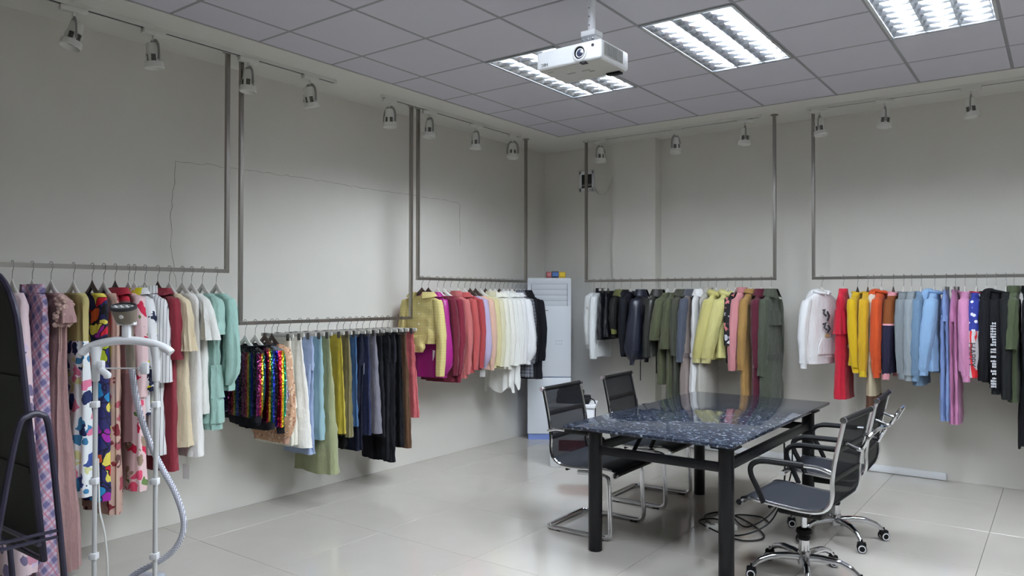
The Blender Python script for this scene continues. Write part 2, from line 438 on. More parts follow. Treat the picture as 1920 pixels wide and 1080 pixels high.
# ------------------------------------------------------------------ track lights
m_glassw = M('spot_shell', srgb(226,226,220), .35)
def spot_meshes():
    d = {}
    d['adapter'] = MB().rbox((0,0,-.012), (.035,.11,.024), .004).mesh('adapter', m_whitep)
    d['stem'] = MB().lathe([(.007,-.024),(.007,-.052)], seg=10).mesh('stem', m_whitep)
    yk = MB()
    P = [(-.046,0,-.145),(-.047,0,-.11),(-.040,0,-.075),(-.02,0,-.052),(0,0,-.05),(.02,0,-.052),(.040,0,-.075),(.047,0,-.11),(.046,0,-.145)]
    yk.tube(smoothpath(P, 4), .0042, 6, flat=2.0); d['yoke'] = yk.mesh('yoke', M('yoke_grey', srgb(150,150,146), .45))
    hd = MB().lathe([(.006,-.062),(.024,-.063),(.028,-.068),(.030,-.105),(.033,-.118)], seg=20, cap0=True); d['head'] = hd.mesh('lamp_head', m_glassw)
    d['core'] = MB().lathe([(.0265,-.117),(.0265,-.150)], seg=14, cap0=True, cap1=True).mesh('lamp_core', M('lamp_core_grey', srgb(110,108,104), .5))
    d['ribs'] = MB().box((.033, 0, -.134), (.004,.013,.038)).mesh('cage_rib', m_glassw, False)
    d['rim'] = MB().lathe([(.034,-.150),(.042,-.152),(.045,-.178),(.041,-.182),(.036,-.176),(.030,-.156)], seg=22).mesh('rim', m_glassw)
    d['lens'] = MB().lathe([(.0,-.160),(.031,-.160)], seg=18).mesh('lens', m_greyp)
    return d
SP = spot_meshes()
def spot(x, y, rz, tilt, label):
    t = thing('track_spotlight', label, 'spotlight', (x, y, H-.026), rz, 'unlit track spotlights'); t.scale = (1.28,)*3
    link('adapter', SP['adapter'], t); link('stem', SP['stem'], t); link('yoke', SP['yoke'], t)
    hd = link('lamp_head', SP['head'], t)
    for k, n in (('core', 'lamp_core'), ('rim', 'rim'), ('lens', 'lens')): link(n, SP[k], hd)
    for i in range(6): link('cage_rib', SP['ribs'], hd, None, 2*pi*i/6)
    hd.location = (0, .13*sin(tilt), -.13+.13*cos(tilt)); hd.rotation_euler = (-tilt, 0, 0)
def track(name, a, b2, label):
    d = Vector(b2)-Vector(a); L = d.length; c = (Vector(a)+Vector(b2))/2; rz = math.atan2(d.y, d.x)
    t = thing('light_track', label, 'light track', (c.x, c.y, H), rz, 'ceiling light tracks')
    mb = MB(); mb.box((0, .0145, -.013), (L, .005, .026)); mb.box((0, -.0145, -.013), (L, .005, .026)); mb.box((0, 0, -.003), (L, .024, .006))
    obj('channel', mb, m_whitep, t, False)
    obj('slot', MB().box((0, 0, -.0145), (L-.02, .022, .017)), m_dark, t, False)
    for s_ in (-1, 1): obj('end_cap', MB().box((s_*(L/2+.003), 0, -.013), (.008, .036, .027)), m_whitep, t, False)
XT, YT = .015, 4.46
track('t', (XT, -2.2, 0), (XT, 1.45, 0), 'white ceiling light track above the dresses and the sequin jackets')
track('t', (XT, 1.95, 0), (XT, 3.85, 0), 'white ceiling light track above the blouses by the corner')
track('t', (.44, YT, 0), (2.28, YT, 0), 'white ceiling light track above the coats on the back wall')
track('t', (2.70, YT, 0), (5.2, YT, 0), 'white ceiling light track above the hoodies on the back wall')
nth = ['first', 'second', 'third', 'fourth', 'fifth', 'sixth', 'seventh', 'eighth']
for i, (y, tl) in enumerate(zip([-.42,.04,.70,1.22,2.03,2.51,3.15,3.74], [.25,-.12,.05,-.3,.0,.1,.05,.15])):
    spot(XT, y, RL.uniform(-.3, .3), tl, 'unlit white track spotlight, %s from the left along the left wall' % nth[i])
for i, (x, tl) in enumerate(zip([.62,1.46,2.14,2.80,3.31,3.92], [.05,.1,-.05,.1,-.1,.12])):
    spot(x, YT, pi/2+RL.uniform(-.5, .5), tl, 'unlit white track spotlight, %s from the corner along the back wall' % nth[i])

# ------------------------------------------------------------------ hanging rails
T = .0125
def rail(name, p0, p1, z, ends, label):
    """p0,p1 = xy of rail ends; ends = which uprights exist"""
    t = thing('hanging_rail', label, 'clothes rail', (p0[0], p0[1], 0), 0, 'ceiling-hung steel clothes rails')
    d = Vector((p1[0]-p0[0], p1[1]-p0[1], 0)); L = d.length; rz = math.atan2(d.y, d.x)
    c = d/2
    obj('rail', MB().box((c.x, c.y, z), (L+2*T, 2*T, 2*T), rz), m_steel, t, False)
    for e in ends:
        q = Vector((0,0,0)) if e == 0 else d
        obj('upright', MB().box((q.x, q.y, (z+T+H)/2), (2*T, 2*T, H-z-T-.004)), m_steel, t, False)
        fl = MB(); fl.lathe([(.002,H-.012),(.016,H-.012),(.033,H-.007),(.034,H-.0005)], (q.x, q.y, 0), 20)
        obj('flange', fl, m_steel, t)
XRAIL, YRAIL = -.05, 4.54
Z1, Z2, Z3, Z4 = 1.713, 1.358, 1.70, 1.708
rail('r', (XRAIL, -2.6), (XRAIL, .585), Z1, (0, 1), 'steel ceiling-hung rail of long dresses at the left edge')
rail('r', (XRAIL, .69), (XRAIL, 2.35), Z2, (0, 1), 'low steel ceiling-hung rail of skirts and sequin jackets')
rail('r', (XRAIL, 2.435), (XRAIL, 4.06), Z3, (0, 1), 'steel ceiling-hung rail of blouses next to the air conditioner')
rail('r', (.40, YRAIL), (2.385, YRAIL), Z4, (0, 1), 'steel ceiling-hung rail of coats behind the table')
rail('r', (2.722, YRAIL), (5.3, YRAIL), Z4, (0, 1), 'steel ceiling-hung rail of hoodies at the right edge')

# ------------------------------------------------------------------ table
m_granite, nt, b = newmat('dark_granite')
co = objco(nt)
v1 = N(nt, 'ShaderNodeTexVoronoi'); v1.inputs['Scale'].default_value = 80; lk(nt, co, v1.inputs['Vector'])
v2 = N(nt, 'ShaderNodeTexNoise'); v2.inputs['Scale'].default_value = 42; v2.inputs['Detail'].default_value = 5; lk(nt, co, v2.inputs['Vector'])
sp = N(nt, 'ShaderNodeSeparateColor'); lk(nt, v1.outputs['Color'], sp.inputs[0])
r1 = ramp(nt, [(0, (15,18,26)), (.40, (40,47,62)), (.66, (64,72,86)), (.84, (96,105,118)), (.95, (168,174,182))]); lk(nt, sp.outputs[0], r1.inputs[0])
r2 = ramp(nt, [(0, (14,17,25)), (.55, (40,46,60)), (1, (74,82,100))], False); lk(nt, v2.outputs[0], r2.inputs[0])
mx = N(nt, 'ShaderNodeMix', data_type='RGBA'); mx.inputs['Factor'].default_value = .5; lk(nt, r1.outputs[0], mx.inputs['A']); lk(nt, r2.outputs[0], mx.inputs['B'])
lk(nt, mx.outputs['Result'], b.inputs['Base Color']); b.inputs['Roughness'].default_value = .05; b.inputs['Specular IOR Level'].default_value = .5
t = thing('meeting_table', 'long table with polished dark granite top and black round steel legs', 'table', (2.6, 2.45, 0))
tx0, tx1, ty0, ty1 = 2.0-2.6, 3.07-2.6, 1.59-2.45, 3.64-2.45
obj('table_top', MB().rbox(((tx0+tx1)/2, (ty0+ty1)/2, .741), (tx1-tx0, ty1-ty0, .020), .003), m_granite, t)
lx, ly = (-.41, .41), (-.79, .82)
for x in lx:
    for y in ly:
        lg = obj('leg', MB().lathe([(.038,0),(.0425,.004),(.0425,.722)], (x, y, 0), 24, cap0=True), m_black, t)
        obj('top_plate', MB().box((x, y, .7265), (.13, .13, .009)), m_black, lg, False)
for y in ly: obj('apron_bar', MB().rbox((0, y, .612), (.82-.07, .035, .05), .004), m_black, t)
for x in lx: obj('apron_bar', MB().rbox((x, sum(ly)/2, .622), (.035, ly[1]-ly[0]-.07, .055), .004), m_black, t)

# ------------------------------------------------------------------ chairs
m_mesh = M('mesh_fabric', srgb(20,21,25), .75, 0, .15, (260, .5, .002), 0, 0, .28)
m_vinyl = M('seat_mesh', srgb(28,31,38), .6, 0, .25, (300, .35, .002))
def sling_profile():
    # side profile (x backwards, z): from front edge of seat to the top of the back
    return smoothpath([(.25,.435),(.20,.450),(.10,.440),(-.05,.428),(-.14,.432),(-.195,.465),(-.215,.53),(-.212,.60),(-.225,.70),(-.25,.81),(-.275,.925)], 5) if False else \
        [Vector((p[0], 0, p[1])) for p in []]
def prof3(y, off=0.0):
    P = [(.262,0,.422),(.245,0,.442),(.18,0,.447),(.05,0,.436),(-.08,0,.430),(-.16,0,.440),(-.205,0,.475),(-.222,0,.535),(-.222,0,.61),(-.235,0,.71),(-.258,0,.82),(-.282,0,.925)]
    S = smoothpath(P, 4)
    return [Vector((p.x, y, p.z)) for p in S]
def sling(mb, i0, i1, hw, th):
    S = prof3(0)[i0:i1+1]; rg = []
    for i, p in enumerate(S):
        a = S[max(i-1, 0)]; c = S[min(i+1, len(S)-1)]; d = (c-a).normalized(); n = Vector((-d.z, 0, d.x))*th/2
        rg.append([p+n+Vector((0,-hw,0)), p+n+Vector((0,hw,0)), p-n+Vector((0,hw,0)), p-n+Vector((0,-hw,0))])
    return mb.rings(rg, True, True)
NP = len(prof3(0))
CH = {}
def chair_common():
    CH['side'] = MB().tube(prof3(0), .0115, 8).mesh('side_rail', m_chrome)
    CH['seat'] = sling(MB(), 0, 24, .232, .012).mesh('seat', m_vinyl, True, 60)
    CH['back'] = sling(MB(), 24, NP-1, .232, .006).mesh('backrest', m_mesh, True, 60)
    b2 = MB(); S = prof3(0); 
    for i in (32, 38): p = S[i]; b2.rbox((p.x, 0, p.z), (.012, .464, .032), .004, R=Matrix.Rotation(-.22, 3, 'Y'))
    CH['bands'] = b2.mesh('back_band', m_blackp)
    for s_ in (-1, 1):
        b3 = MB(); rg = []
        for p in S[24:]: rg.append([p+Vector((.005, s_*.232-.018, 0)), p+Vector((.005, s_*.232+.004, 0)), p+Vector((-.005, s_*.232+.004, 0)), p+Vector((-.005, s_*.232-.018, 0))])
        b3.rings(rg, True, True)
        CH['edge%d' % s_] = b3.mesh('back_edging', m_blackp, False)
    p = S[-1]
    CH['topbar'] = MB().tube([(p.x, -.236, p.z), (p.x, .236, p.z)], .015, 12).mesh('top_roll', m_blackp)
    CH['knob'] = MB().lathe([(.016,-.01),(.018,.006),(.014,.014)], (0,0,0), 14, Matrix.Rotation(pi/2, 3, 'X'), True, True).mesh('end_knob', m_chrome)
    p = S[0]
    CH['frontbar'] = MB().tube([(p.x, -.245, p.z), (p.x, .245, p.z)], .014, 10).mesh('front_bar', m_blackp)
    CH['cross'] = MB().tube([(.10,-.24,.422),(.10,.24,.422)], .010, 8).tube([(-.1,-.24,.415),(-.1,.24,.415)], .010, 8).mesh('cross_bar', m_blackp)
    # armrest: black sleeve over chrome
    P = smoothpath([(-.228,0,.655),(-.16,0,.672),(-.08,0,.672)], 5); CH['armend'] = MB().tube(P, .0105, 8).mesh('arm_end', m_chrome)
    P = smoothpath([(-.09,0,.672),(.03,0,.672),(.13,0,.668),(.185,0,.640),(.19,0,.59),(.155,0,.52),(.12,0,.445)], 5)
    CH['armtube'] = MB().tube(P, [.0165]*11+[.015]*(len(P)-11), 8).mesh('arm_pad', m_blackp)
chair_common()
def chair_base_parts(t, armrests=True):
    for s_ in (-1, 1):
        link('side_rail', CH['side'], t, (0, s_*.238, 0))
        for q in (prof3(0)[0], prof3(0)[-1]):
            link('end_knob', CH['knob'], t, (q.x, s_*.25, q.z))
    link('seat', CH['seat'], t)
    bk = link('backrest', CH['back'], t); link('back_band', CH['bands'], bk); link('back_edging', CH['edge1'], bk); link('back_edging', CH['edge-1'], bk); link('top_roll', CH['topbar'], bk)
    link('front_bar', CH['frontbar'], t); link('cross_bar', CH['cross'], t)
    for s_ in (-1, 1):
        a = link('armrest', CH['armtube'], t, (0, s_*.27, 0)); link('arm_end', CH['armend'], a)
def cantilever(loc, rz, label):
    t = thing('cantilever_chair', label, 'chair', loc, rz, 'cantilever mesh chairs')
    chair_base_parts(t)
    # flat-section steel sled: down the front, back along the floor, across the rear
    P = [(-.02,-.225,.405),(.10,-.228,.408),(.185,-.235,.400),(.205,-.236,.375),(.213,-.238,.25),(.222,-.24,.09),(.213,-.24,.035),(.17,-.24,.018),(0,-.24,.0175),(-.19,-.24,.0175),(-.235,-.225,.0175),(-.252,-.18,.0175)]
    full = P + [(x, -y, z) for x, y, z in reversed(P)]
    obj('sled_frame', MB().tube(smoothpath(full, 4), .016, 10), m_chrome, t)
    for s_ in (-1, 1):
        obj('foot_pad', MB().rbox((.15, s_*.24, .0045), (.05, .03, .009), .003), m_blackp, t)
        obj('foot_pad', MB().rbox((-.16, s_*.24, .0015), (.03, .024, .003), .001), m_blackp, t)
cantilever((1.965, 2.08, 0), .02, 'black mesh cantilever chair with chrome sled base, nearest the viewer left of the table')
cantilever((1.94, 2.93, 0), .03, 'black mesh cantilever chair with chrome sled base, farther one left of the table')
def swivel(loc, rz, spin, dz, label):
    t = thing('swivel_chair', label, 'chair', loc, rz, 'swivel mesh chairs')
    chair_base_parts(t)
    # handle loop behind the back
    P = smoothpath([(-.262,-.17,.80),(-.33,-.17,.775),(-.345,-.15,.78),(-.385,-.13,.855),(-.385,.13,.855),(-.345,.15,.78),(-.33,.17,.775),(-.262,.17,.80)], 4)
    obj('back_handle', MB().tube(P, .010, 8), m_chrome, t)
    obj('tilt_mechanism', MB().rbox((0,0,.375), (.24,.16,.055), .015).rbox((.02,.0,.405), (.30,.07,.02), .005), m_blackp, t)
    obj('tilt_lever', MB().tube([(0,-.06,.37),(.02,-.20,.365),(.03,-.23,.36)], .006, 6), m_blackp, t)
    obj('gas_column', MB().lathe([(.0,.13),(.028,.13),(.028,.22),(.016,.222),(.016,.36)], seg=18), m_chrome, t)
    obj('column_collar', MB().lathe([(.024,.275),(.040,.268),(.044,.25),(.030,.235),(.034,.225),(.030,.21)], seg=18), m_blackp, t)
    base = obj('star_base', MB().lathe([(.0,.075),(.032,.078),(.040,.10),(.036,.135),(.03,.15)], seg=20), m_chrome, t)
    for i in range(5):
        a = spin + i*2*pi/5
        R = Matrix.Rotation(a, 3, 'Z')
        P = [R @ Vector(p) for p in ((.02,0,.115),(.10,0,.122),(.18,0,.118),(.245,0,.095),(.285,0,.062))]
        obj('base_leg', MB().tube(smoothpath(P, 4), [.021]*5+[.019]*4+[.016]*4+[.012]*4, 10), m_chrome, base)
        cp = R @ Vector((.292, 0, 0)); ca = a + [.6,-.4,1.1,.2,-.8][i]
        Rc = Matrix.Rotation(ca, 3, 'Z')
        cs = obj('caster', MB().rbox((cp.x, cp.y, .045), (.05,.034,.036), .008, rz=ca).lathe([(.006,.05),(.006,.078)], (cp.x, cp.y, 0), 8), m_blackp, t)
        for s_ in (-1, 1):
            q = cp + Rc @ Vector((0, s_*.021, 0))
            Rw = Rc @ Matrix.Rotation(pi/2, 3, 'X')
            obj('wheel', MB().lathe([(.002,-.008),(.024,-.008),(.027,-.004),(.027,.004),(.024,.008),(.002,.008)], (q.x, q.y, .0275), 16, Rw), m_blackp, cs)
            obj('wheel_ring', MB().lathe([(.0165,-.0092),(.0225,-.0092),(.0225,.0092),(.0165,.0092),(.0165,-.0092)], (q.x, q.y, .0275), 16, Rw), m_white, cs)
swivel((3.335, 1.965, 0), pi-.06, -.55, 0, 'black mesh swivel chair with chrome star base, nearest the viewer right of the table')
swivel((3.30, 2.80, 0), pi+.04, -.22, 0, 'black mesh swivel chair with chrome star base, farther one right of the table')

# ------------------------------------------------------------------ cables under the table
def cord(pts, r, name, label, mat=None):
    o = obj(name, MB().tube(smoothpath(pts, 7), r, 7), mat or m_blackp); tag(o, label, 'cable'); return o
cord([(3.035,2.62,.60),(3.03,2.62,.30),(2.96,2.56,.09),(2.80,2.42,.010),(2.60,2.52,.012),(2.46,2.72,.008),(2.55,2.86,.012),(2.78,2.72,.010),(2.95,2.48,.012),(2.84,2.34,.010),(2.62,2.42,.02),(2.48,2.56,.012),(2.54,2.68,.010),(2.68,2.60,.016)], .0055, 'power_cable', 'black cable hanging from the table edge and coiled on the floor')
cord([(3.035,2.80,.60),(3.02,2.80,.34),(2.93,2.74,.12),(2.80,2.62,.016),(2.66,2.74,.02),(2.64,2.88,.008),(2.78,2.92,.008),(2.88,2.80,.015)], .005, 'power_cable', 'second black cable drooping behind the coil to the floor')
t = thing('power_strip', 'small grey-white power strip on the floor beside the table leg', 'power strip', (2.66, 2.50, 0), .6)
obj('strip_body', MB().rbox((0,0,.018), (.20,.055,.036), .006), m_whitep, t)
for i in range(3): obj('socket', MB().box((-.06+.06*i, 0, .0365), (.035,.035,.002)), m_greyp, t, False)

# ------------------------------------------------------------------ floor-standing air conditioner, boxes on it
m_acw = M('ac_white', srgb(226,231,238), .4); m_acb = M('ac_blue', srgb(128,150,212), .4); m_gap = M('panel_gap', srgb(95,100,108), .6)
ax = math.atan2(.28, .375)
t = thing('air_conditioner', 'tall white floor-standing air conditioner with blue sides in the corner', 'air conditioner', (-.005+.03, 4.415-.02, 0), ax)
# local: x along the front, front face at y = 0 facing -y, depth to +y
w_, d_, h_ = .47, .235, 1.745
obj('body', MB().rbox((0, d_/2+.012, .04+(h_-.05)/2), (w_-.004, d_-.02, h_-.05), .012), m_acb, t)
obj('plinth', MB().box((0, d_/2, .03), (w_-.02, d_-.02, .06)), m_acb, t, False)
fp = obj('front_panel', MB().rbox((0, .012, (.06+.67)/2), (w_, .03, .605), .006), m_acw, t, label='white lower front panel')
obj('front_panel', MB().rbox((0, .012, (.675+1.44)/2), (w_, .03, .762), .006), m_acw, t, label='white upper front panel')
obj('top_cover', MB().rbox((0, .09, h_-.035), (w_, .185, .07), .012).box((-w_/2+.02, .012, 1.56), (.04,.03,.25)).box((w_/2-.02, .012, 1.56), (.04,.03,.25)), m_acw, t)
obj('outlet_recess', MB().box((0, .018, 1.558), (w_-.078, .014, .245)), m_gap, t, False)
for i in range(4):
    obj('louvre', MB().rbox((0, .008, 1.466+.0605*i), (w_-.088, .016, .0585), .004, R=Matrix.Rotation(.06, 3, 'X')), m_acw, t)
m_ink = M('ink_dark', srgb(40,40,46), .6)
def text_mesh(s, size, ext=.001):
    cu = bpy.data.curves.new('lettering', 'FONT'); cu.body = s; cu.size = size; cu.extrude = ext; cu.align_x = 'CENTER'; cu.align_y = 'CENTER'
    tmp = bpy.data.objects.new('tmp_text', cu); COL.objects.link(tmp)
    dg = bpy.context.evaluated_depsgraph_get(); dg.update()
    me = bpy.data.meshes.new_from_object(tmp.evaluated_get(dg)); bpy.data.objects.remove(tmp); return me
def lettering(s, size, mat, parent, loc, rot, label=None):
    me = text_mesh(s, size); me.materials.clear(); me.materials.append(mat)
    o = link('lettering', me, parent, loc); o.rotation_euler = rot
    if label: o['label'] = label
    return o
logo = MB()
for i, (xx, ww) in enumerate([(-.028,.012),(-.013,.007),(-.004,.007),(.005,.007),(.014,.007),(.024,.008)]):
    logo.box((xx-.04, -.0035, 1.392), (ww, .002, .011 if i == 0 else .008))
obj('logo', logo, m_ink, t, False, label='small dark logo mark')
ic = MB()
for i in range(3):
    for j in range(2): ic.box((.075+.028*i, -.0033, 1.03+.035*j), (.012,.0012,.008))
obj('touch_icons', ic, M('icon_grey', srgb(176,182,194), .5), t, False)
acM = Matrix.Rotation(ax, 3, 'Z'); ac0 = Vector((.025, 4.395, 0))
def small_box(name, lx_, d, cols, label, rz=0.0):
    p = ac0 + acM @ Vector((lx_, .07, h_)); t = thing(name, label, 'box', p, ax+rz, 'small boxes on the air conditioner')
    obj('carton', MB().rbox((0,0,d[2]/2), d, .002), M('carton_'+name+str(lx_), srgb(*cols[0]), .5), t)
    obj('printed_panel', MB().box((0,-d[1]/2-.0006,d[2]*.55), (d[0]*.8,.0012,d[2]*.55)), M('print_'+name+str(lx_), srgb(*cols[1]), .5), t, False)
small_box('carton_box', -.004, (.05,.06,.066), ((150,62,66),(190,120,120)), 'small red carton box on the air conditioner', .1)
small_box('carton_box', .066, (.075,.07,.072), ((40,46,70),(70,120,190)), 'small dark blue carton box on the air conditioner')
small_box('carton_box', .145, (.07,.06,.068), ((196,160,34),(226,196,44)), 'small yellow carton box on the air conditioner', -.1)

# white carton with black devices by the air conditioner
t = thing('storage_box', 'white box behind the cantilever chairs carrying black equipment', 'box', (.86, 3.55, 0), .45)
obj('box_body', MB().rbox((0,0,.27), (.40,.30,.54), .006), M('box_white', srgb(226,228,232), .55), t)
obj('lid_lip', MB().rbox((0,0,.555), (.42,.32,.03), .005), M('box_white', srgb(226,228,232), .55), t)
obj('printed_band', MB().box((0.03,-.1508,.20), (.30,.0015,.10)), M('box_red', srgb(120,30,40), .6), t, False)
p = Vector((.86, 3.55, .57))
t = thing('electronic_device', 'black electronic device with small light buttons on the white box', 'device', p, .45)
obj('device_body', MB().rbox((0,0,.03), (.30,.22,.06), .01), m_blackp, t)
obj('device_top', MB().rbox((-.03,.02,.085), (.24,.16,.05), .015).rbox((-.05,.02,.125), (.17,.10,.03), .012), m_blackp, t)
bt = MB()
for i in range(5): bt.box((-.06+.02*i, -.1107, .036), (.010,.0012,.006))
bt.box((-.03,-.1107,.018), (.02,.0012,.008))
obj('button_row', bt, m_greyp, t, False)
cord([(1.02,3.57,.62),(1.07,3.58,.58),(1.085,3.56,.40),(1.10,3.60,.20),(1.12,3.66,.01),(1.2,3.8,.008)], .005, 'device_cable', 'black cable hanging from the device on the white box')

# ------------------------------------------------------------------ breaker box, conduit, trunking, pipe
t = thing('breaker_box', 'white electrical breaker box with dark window on the back wall', 'breaker box', (.225, 4.86, 2.83))
fb = MB()
for sx in (-1, 1): fb.rbox((sx*.082, -.012, 0), (.03,.024,.23), .004)
for sz in (-1, 1): fb.rbox((0, -.012, sz*.095), (.19,.024,.04), .004)
obj('frame', fb, m_white, t)
obj('window', MB().box((0,-.006,0), (.14,.010,.155)), M('smoked_window', srgb(46,48,48), .2), t, False)
obj('breaker_row', MB().box((0,-.0125,-.045), (.13,.004,.022)), m_greyp, t, False)
obj('latch', MB().box((.055,-.025,-.098), (.035,.003,.006)), m_greyp, t, False)
cord([(.33,4.848,2.74),(.36,4.85,2.68),(.41,4.852,2.665),(.47,4.852,2.69),(.52,4.852,2.78),(.565,4.852,2.92)], .007, 'wall_cable', 'painted cable curving from the breaker box to the pilaster', m_wall)
cord([(.575,4.845,1.5),(.573,4.845,1.1),(.571,4.845,.6),(.57,4.845,.02)], .007, 'wall_pipe', 'thin reddish-brown cable running down beside the pilaster', M('cable_brown', srgb(120,78,70), .6))
t = thing('cable_trunking', 'long white cable trunking along the foot of the back wall', 'cable trunking', (2.39, YB-.016, 0))
obj('base_channel', MB().box((0,.002,.032), (2.58,.024,.05)), m_whitep, t, False)
obj('cover', MB().rbox((0,-.005,.034), (2.60,.022,.06), .003), m_white, t)

# ------------------------------------------------------------------ projector
t = thing('projector', 'white ceiling-hung projector mounted upside down with lens towards the viewer', 'projector', (2.44, .95, H), 0)
zc, pw, ph, pd = -.405, .395, .098, .29
m_pj = M('projector_white', srgb(236,237,240), .4); m_pjg = M('projector_grey', srgb(190,188,182), .5)
obj('casing', MB().rbox((0, pd/2, zc), (pw, pd, ph), .012, 3), m_pj, t)
obj('bottom_shell', MB().rbox((0, pd/2+.004, zc-ph/2-.0015), (pw-.02, pd-.024, .006), .002), m_pjg, t)
R90 = Matrix.Rotation(pi/2, 3, 'X')
ln = obj('lens_ring', MB().lathe([(.030,-.004),(.040,-.002),(.042,.006),(.034,.010),(.031,.004)], (.072, 0, zc-.004), 28, R90), m_pj, t)
obj('lens_barrel', MB().lathe([(.033,.002),(.030,.006),(.027,.004),(.022,-.002),(.018,.000)], (.072, 0, zc-.004), 28, R90), m_blackp, ln)
obj('lens_glass', MB().lathe([(.0,.006),(.010,.005),(.019,.001)], (.072, 0, zc-.004), 24, R90), M('lens_glass', srgb(60,64,84), .05, 0, .9, None, 0, 1.0), ln)
obj('sensor_window', MB().lathe([(.0,.002),(.008,.002),(.0085,-.002)], (.148, 0, zc+.022), 16, R90), m_ink, t)
obj('focus_slot', MB().box((.085,.020,zc-ph/2-.004), (.035,.03,.006)), m_ink, t, False)
lettering('NEC', .022, m_ink, t, (-.145, -.0012, zc-.026), (pi/2, pi, 0), 'dark brand lettering upside down')
vp = obj('side_vent', MB().box((pw/2+.0008, pd/2-.02, zc+.004), (.002, .20, .066)), m_pjg, t, False)
for i in range(13): obj('vent_slat', MB().box((pw/2+.0025, pd/2-.02-.09+.015*i, zc+.004), (.003,.006,.058)), m_greyp, vp, False)
obj('rear_foot', MB().rbox((.13, pd-.03, zc-ph/2-.008), (.08,.045,.014), .004), m_blackp, t)
lab = MB()
for x, y, a, b3 in ((-.14,.05,.035,.008),(-.06,.13,.05,.012),(.03,.13,.05,.012),(.05,.16,.03,.02)): lab.box((x, y, zc-ph/2-.0052), (a, b3, .0008))
obj('bottom_print', lab, M('print_grey', srgb(140,138,134), .6), t, False)
mt_ = obj('mount_bracket', MB().rbox((.078,.11,zc+.118), (.085,.085,.03), .004).box((.04,.11,zc+.078), (.004,.07,.07)).box((.116,.11,zc+.078), (.004,.07,.07)).rbox((.078,.11,zc+.054), (.17,.13,.008), .002), m_pj, t)
bo = MB()
for x in (.05,.078,.106):
    bo.lathe([(.0,.004),(.006,.003),(.006,-.003)], (x, .0665, zc+.085), 10, R90, True, True)
bo.box((.078,.07,zc+.085), (.075,.003,.04))
obj('bolt_plate', bo, M('zinc', srgb(190,192,198), .35, .8), mt_)
po = obj('drop_pole', MB().lathe([(.021,zc+.13),(.021,-.03)], (.078,.11,0), 18).lathe([(.021,-.03),(.05,-.008),(.055,-.0005)], (.078,.11,0), 20), m_pj, t)
ph_ = MB()
for i in range(5): ph_.lathe([(.0,.0012),(.0035,.0012),(.0035,-.002)], (.078-.004, .11-.0205, zc+.165+.045*i), 8, R90)
obj('pole_holes', ph_, m_ink, po)
P = smoothpath([(.05,.20,zc+.055),(-.01,.19,zc+.075),(-.065,.16,zc+.068),(-.078,.14,zc+.055),(-.06,.15,zc+.048)], 6)
Q = smoothpath([(.05,.18,zc+.09),(.0,.17,zc+.085),(-.03,.17,zc+.065),(-.03,.18,zc+.05)], 6)
obj('cables', MB().tube(P, .0035, 6).tube(Q, .0035, 6), m_blackp, t)

# ------------------------------------------------------------------ garment steamer
sx, sy = 1.05, -.617
t = thing('garment_steamer', 'white upright garment steamer on two thin poles before the dresses', 'garment steamer', (sx, sy, 0), math.atan2(.596,.803))
# local x = across (image right), y = away
m_pole = M('pole_grey', srgb(205,206,206), .35, .3); m_taupe = M('steam_head_taupe', srgb(128,118,104), .45)
for px_ in (-.140, .137):
    pl = obj('pole', MB().tube([(px_,0,.15),(px_,0,1.22)], .0105, 12), m_pole, t)
    for zz in (.36,.70,1.05): obj('pole_clamp', MB().rbox((px_,0,zz), (.030,.032,.030), .004).box((px_-.018,0,zz-.004), (.012,.012,.02)), m_white, pl)
    obj('pole_socket', MB().lathe([(.013,1.155),(.017,1.16),(.019,1.26),(.028,1.315)], (px_,0,0), 16), m_white, t)
P = smoothpath([(-.205,0,1.285),(-.185,0,1.302),(-.14,0,1.322),(-.07,0,1.338),(0,0,1.342),(.07,0,1.338),(.14,0,1.322),(.185,0,1.302),(.205,0,1.285)], 4)
obj('hanger_bar', MB().tube(P, .019, 14, flat=1.1), m_white, t)
obj('head_holder', MB().rbox((0,0,1.385), (.036,.03,.085), .008).rbox((0,0,1.422), (.085,.03,.020), .006), m_white, t)
hdm = MB(); rg = []
for z, a, b2 in ((1.425,.043,.024),(1.435,.047,.027),(1.478,.056,.034),(1.496,.059,.036)): rg.append([(a*cos(2*pi*k/28), b2*sin(2*pi*k/28), z) for k in range(28)])
hdm.rings(rg, True, False)
hd = obj('steam_head', hdm, m_taupe, t); hd.rotation_euler[0] = .42; hd.location = (0, 1.425*sin(.42), 1.425*(1-cos(.42)))
tilt = []
rg = []
for z, a, b2 in ((1.494,.060,.037),(1.508,.061,.038),(1.510,.054,.031),(1.500,.052,.029)): rg.append([(a*cos(2*pi*k/28), b2*sin(2*pi*k/28), z) for k in range(28)])
obj('head_rim', MB().rings(rg), m_ink, hd)
obj('steam_plate', MB().rings([[(a*cos(2*pi*k/28), b2*sin(2*pi*k/28), 1.503) for k in range(28)] for a, b2 in ((.0005,.0005),(.053,.030))]), m_greyp, hd)
hl = MB()
for i in range(7):
    hl.lathe([(.0,.001),(.0055,.001),(.0055,-.001)], (-.039+.013*i, .0+.006*(-1)**i, 1.5045), 8)
obj('steam_holes', hl, m_white, hd)
obj('head_button', MB().lathe([(.0,.003),(.009,.002),(.010,-.004)], (0,-.034,1.468), 14, R90), m_whitep, hd)
obj('head_handle', MB().tube(smoothpath([(0,.02,1.42),(0,.028,1.32),(.002,.034,1.25),(.004,.036,1.21)], 4), [.018]*5+[.020]*4+[.019]*4, 12), m_taupe, t)
Wd = lambda px, py, dep: None
def cam_local(px, py, dep):
    d = _f + _r2*((px-960)/F_PX) - _u2*((py-540)/F_PX)
    p = Vector((4.4956,-2.2979,H-1.6528)) + d*dep
    return Matrix.Rotation(-math.atan2(.596,.803), 3, 'Z') @ (p - Vector((sx, sy, 0)))
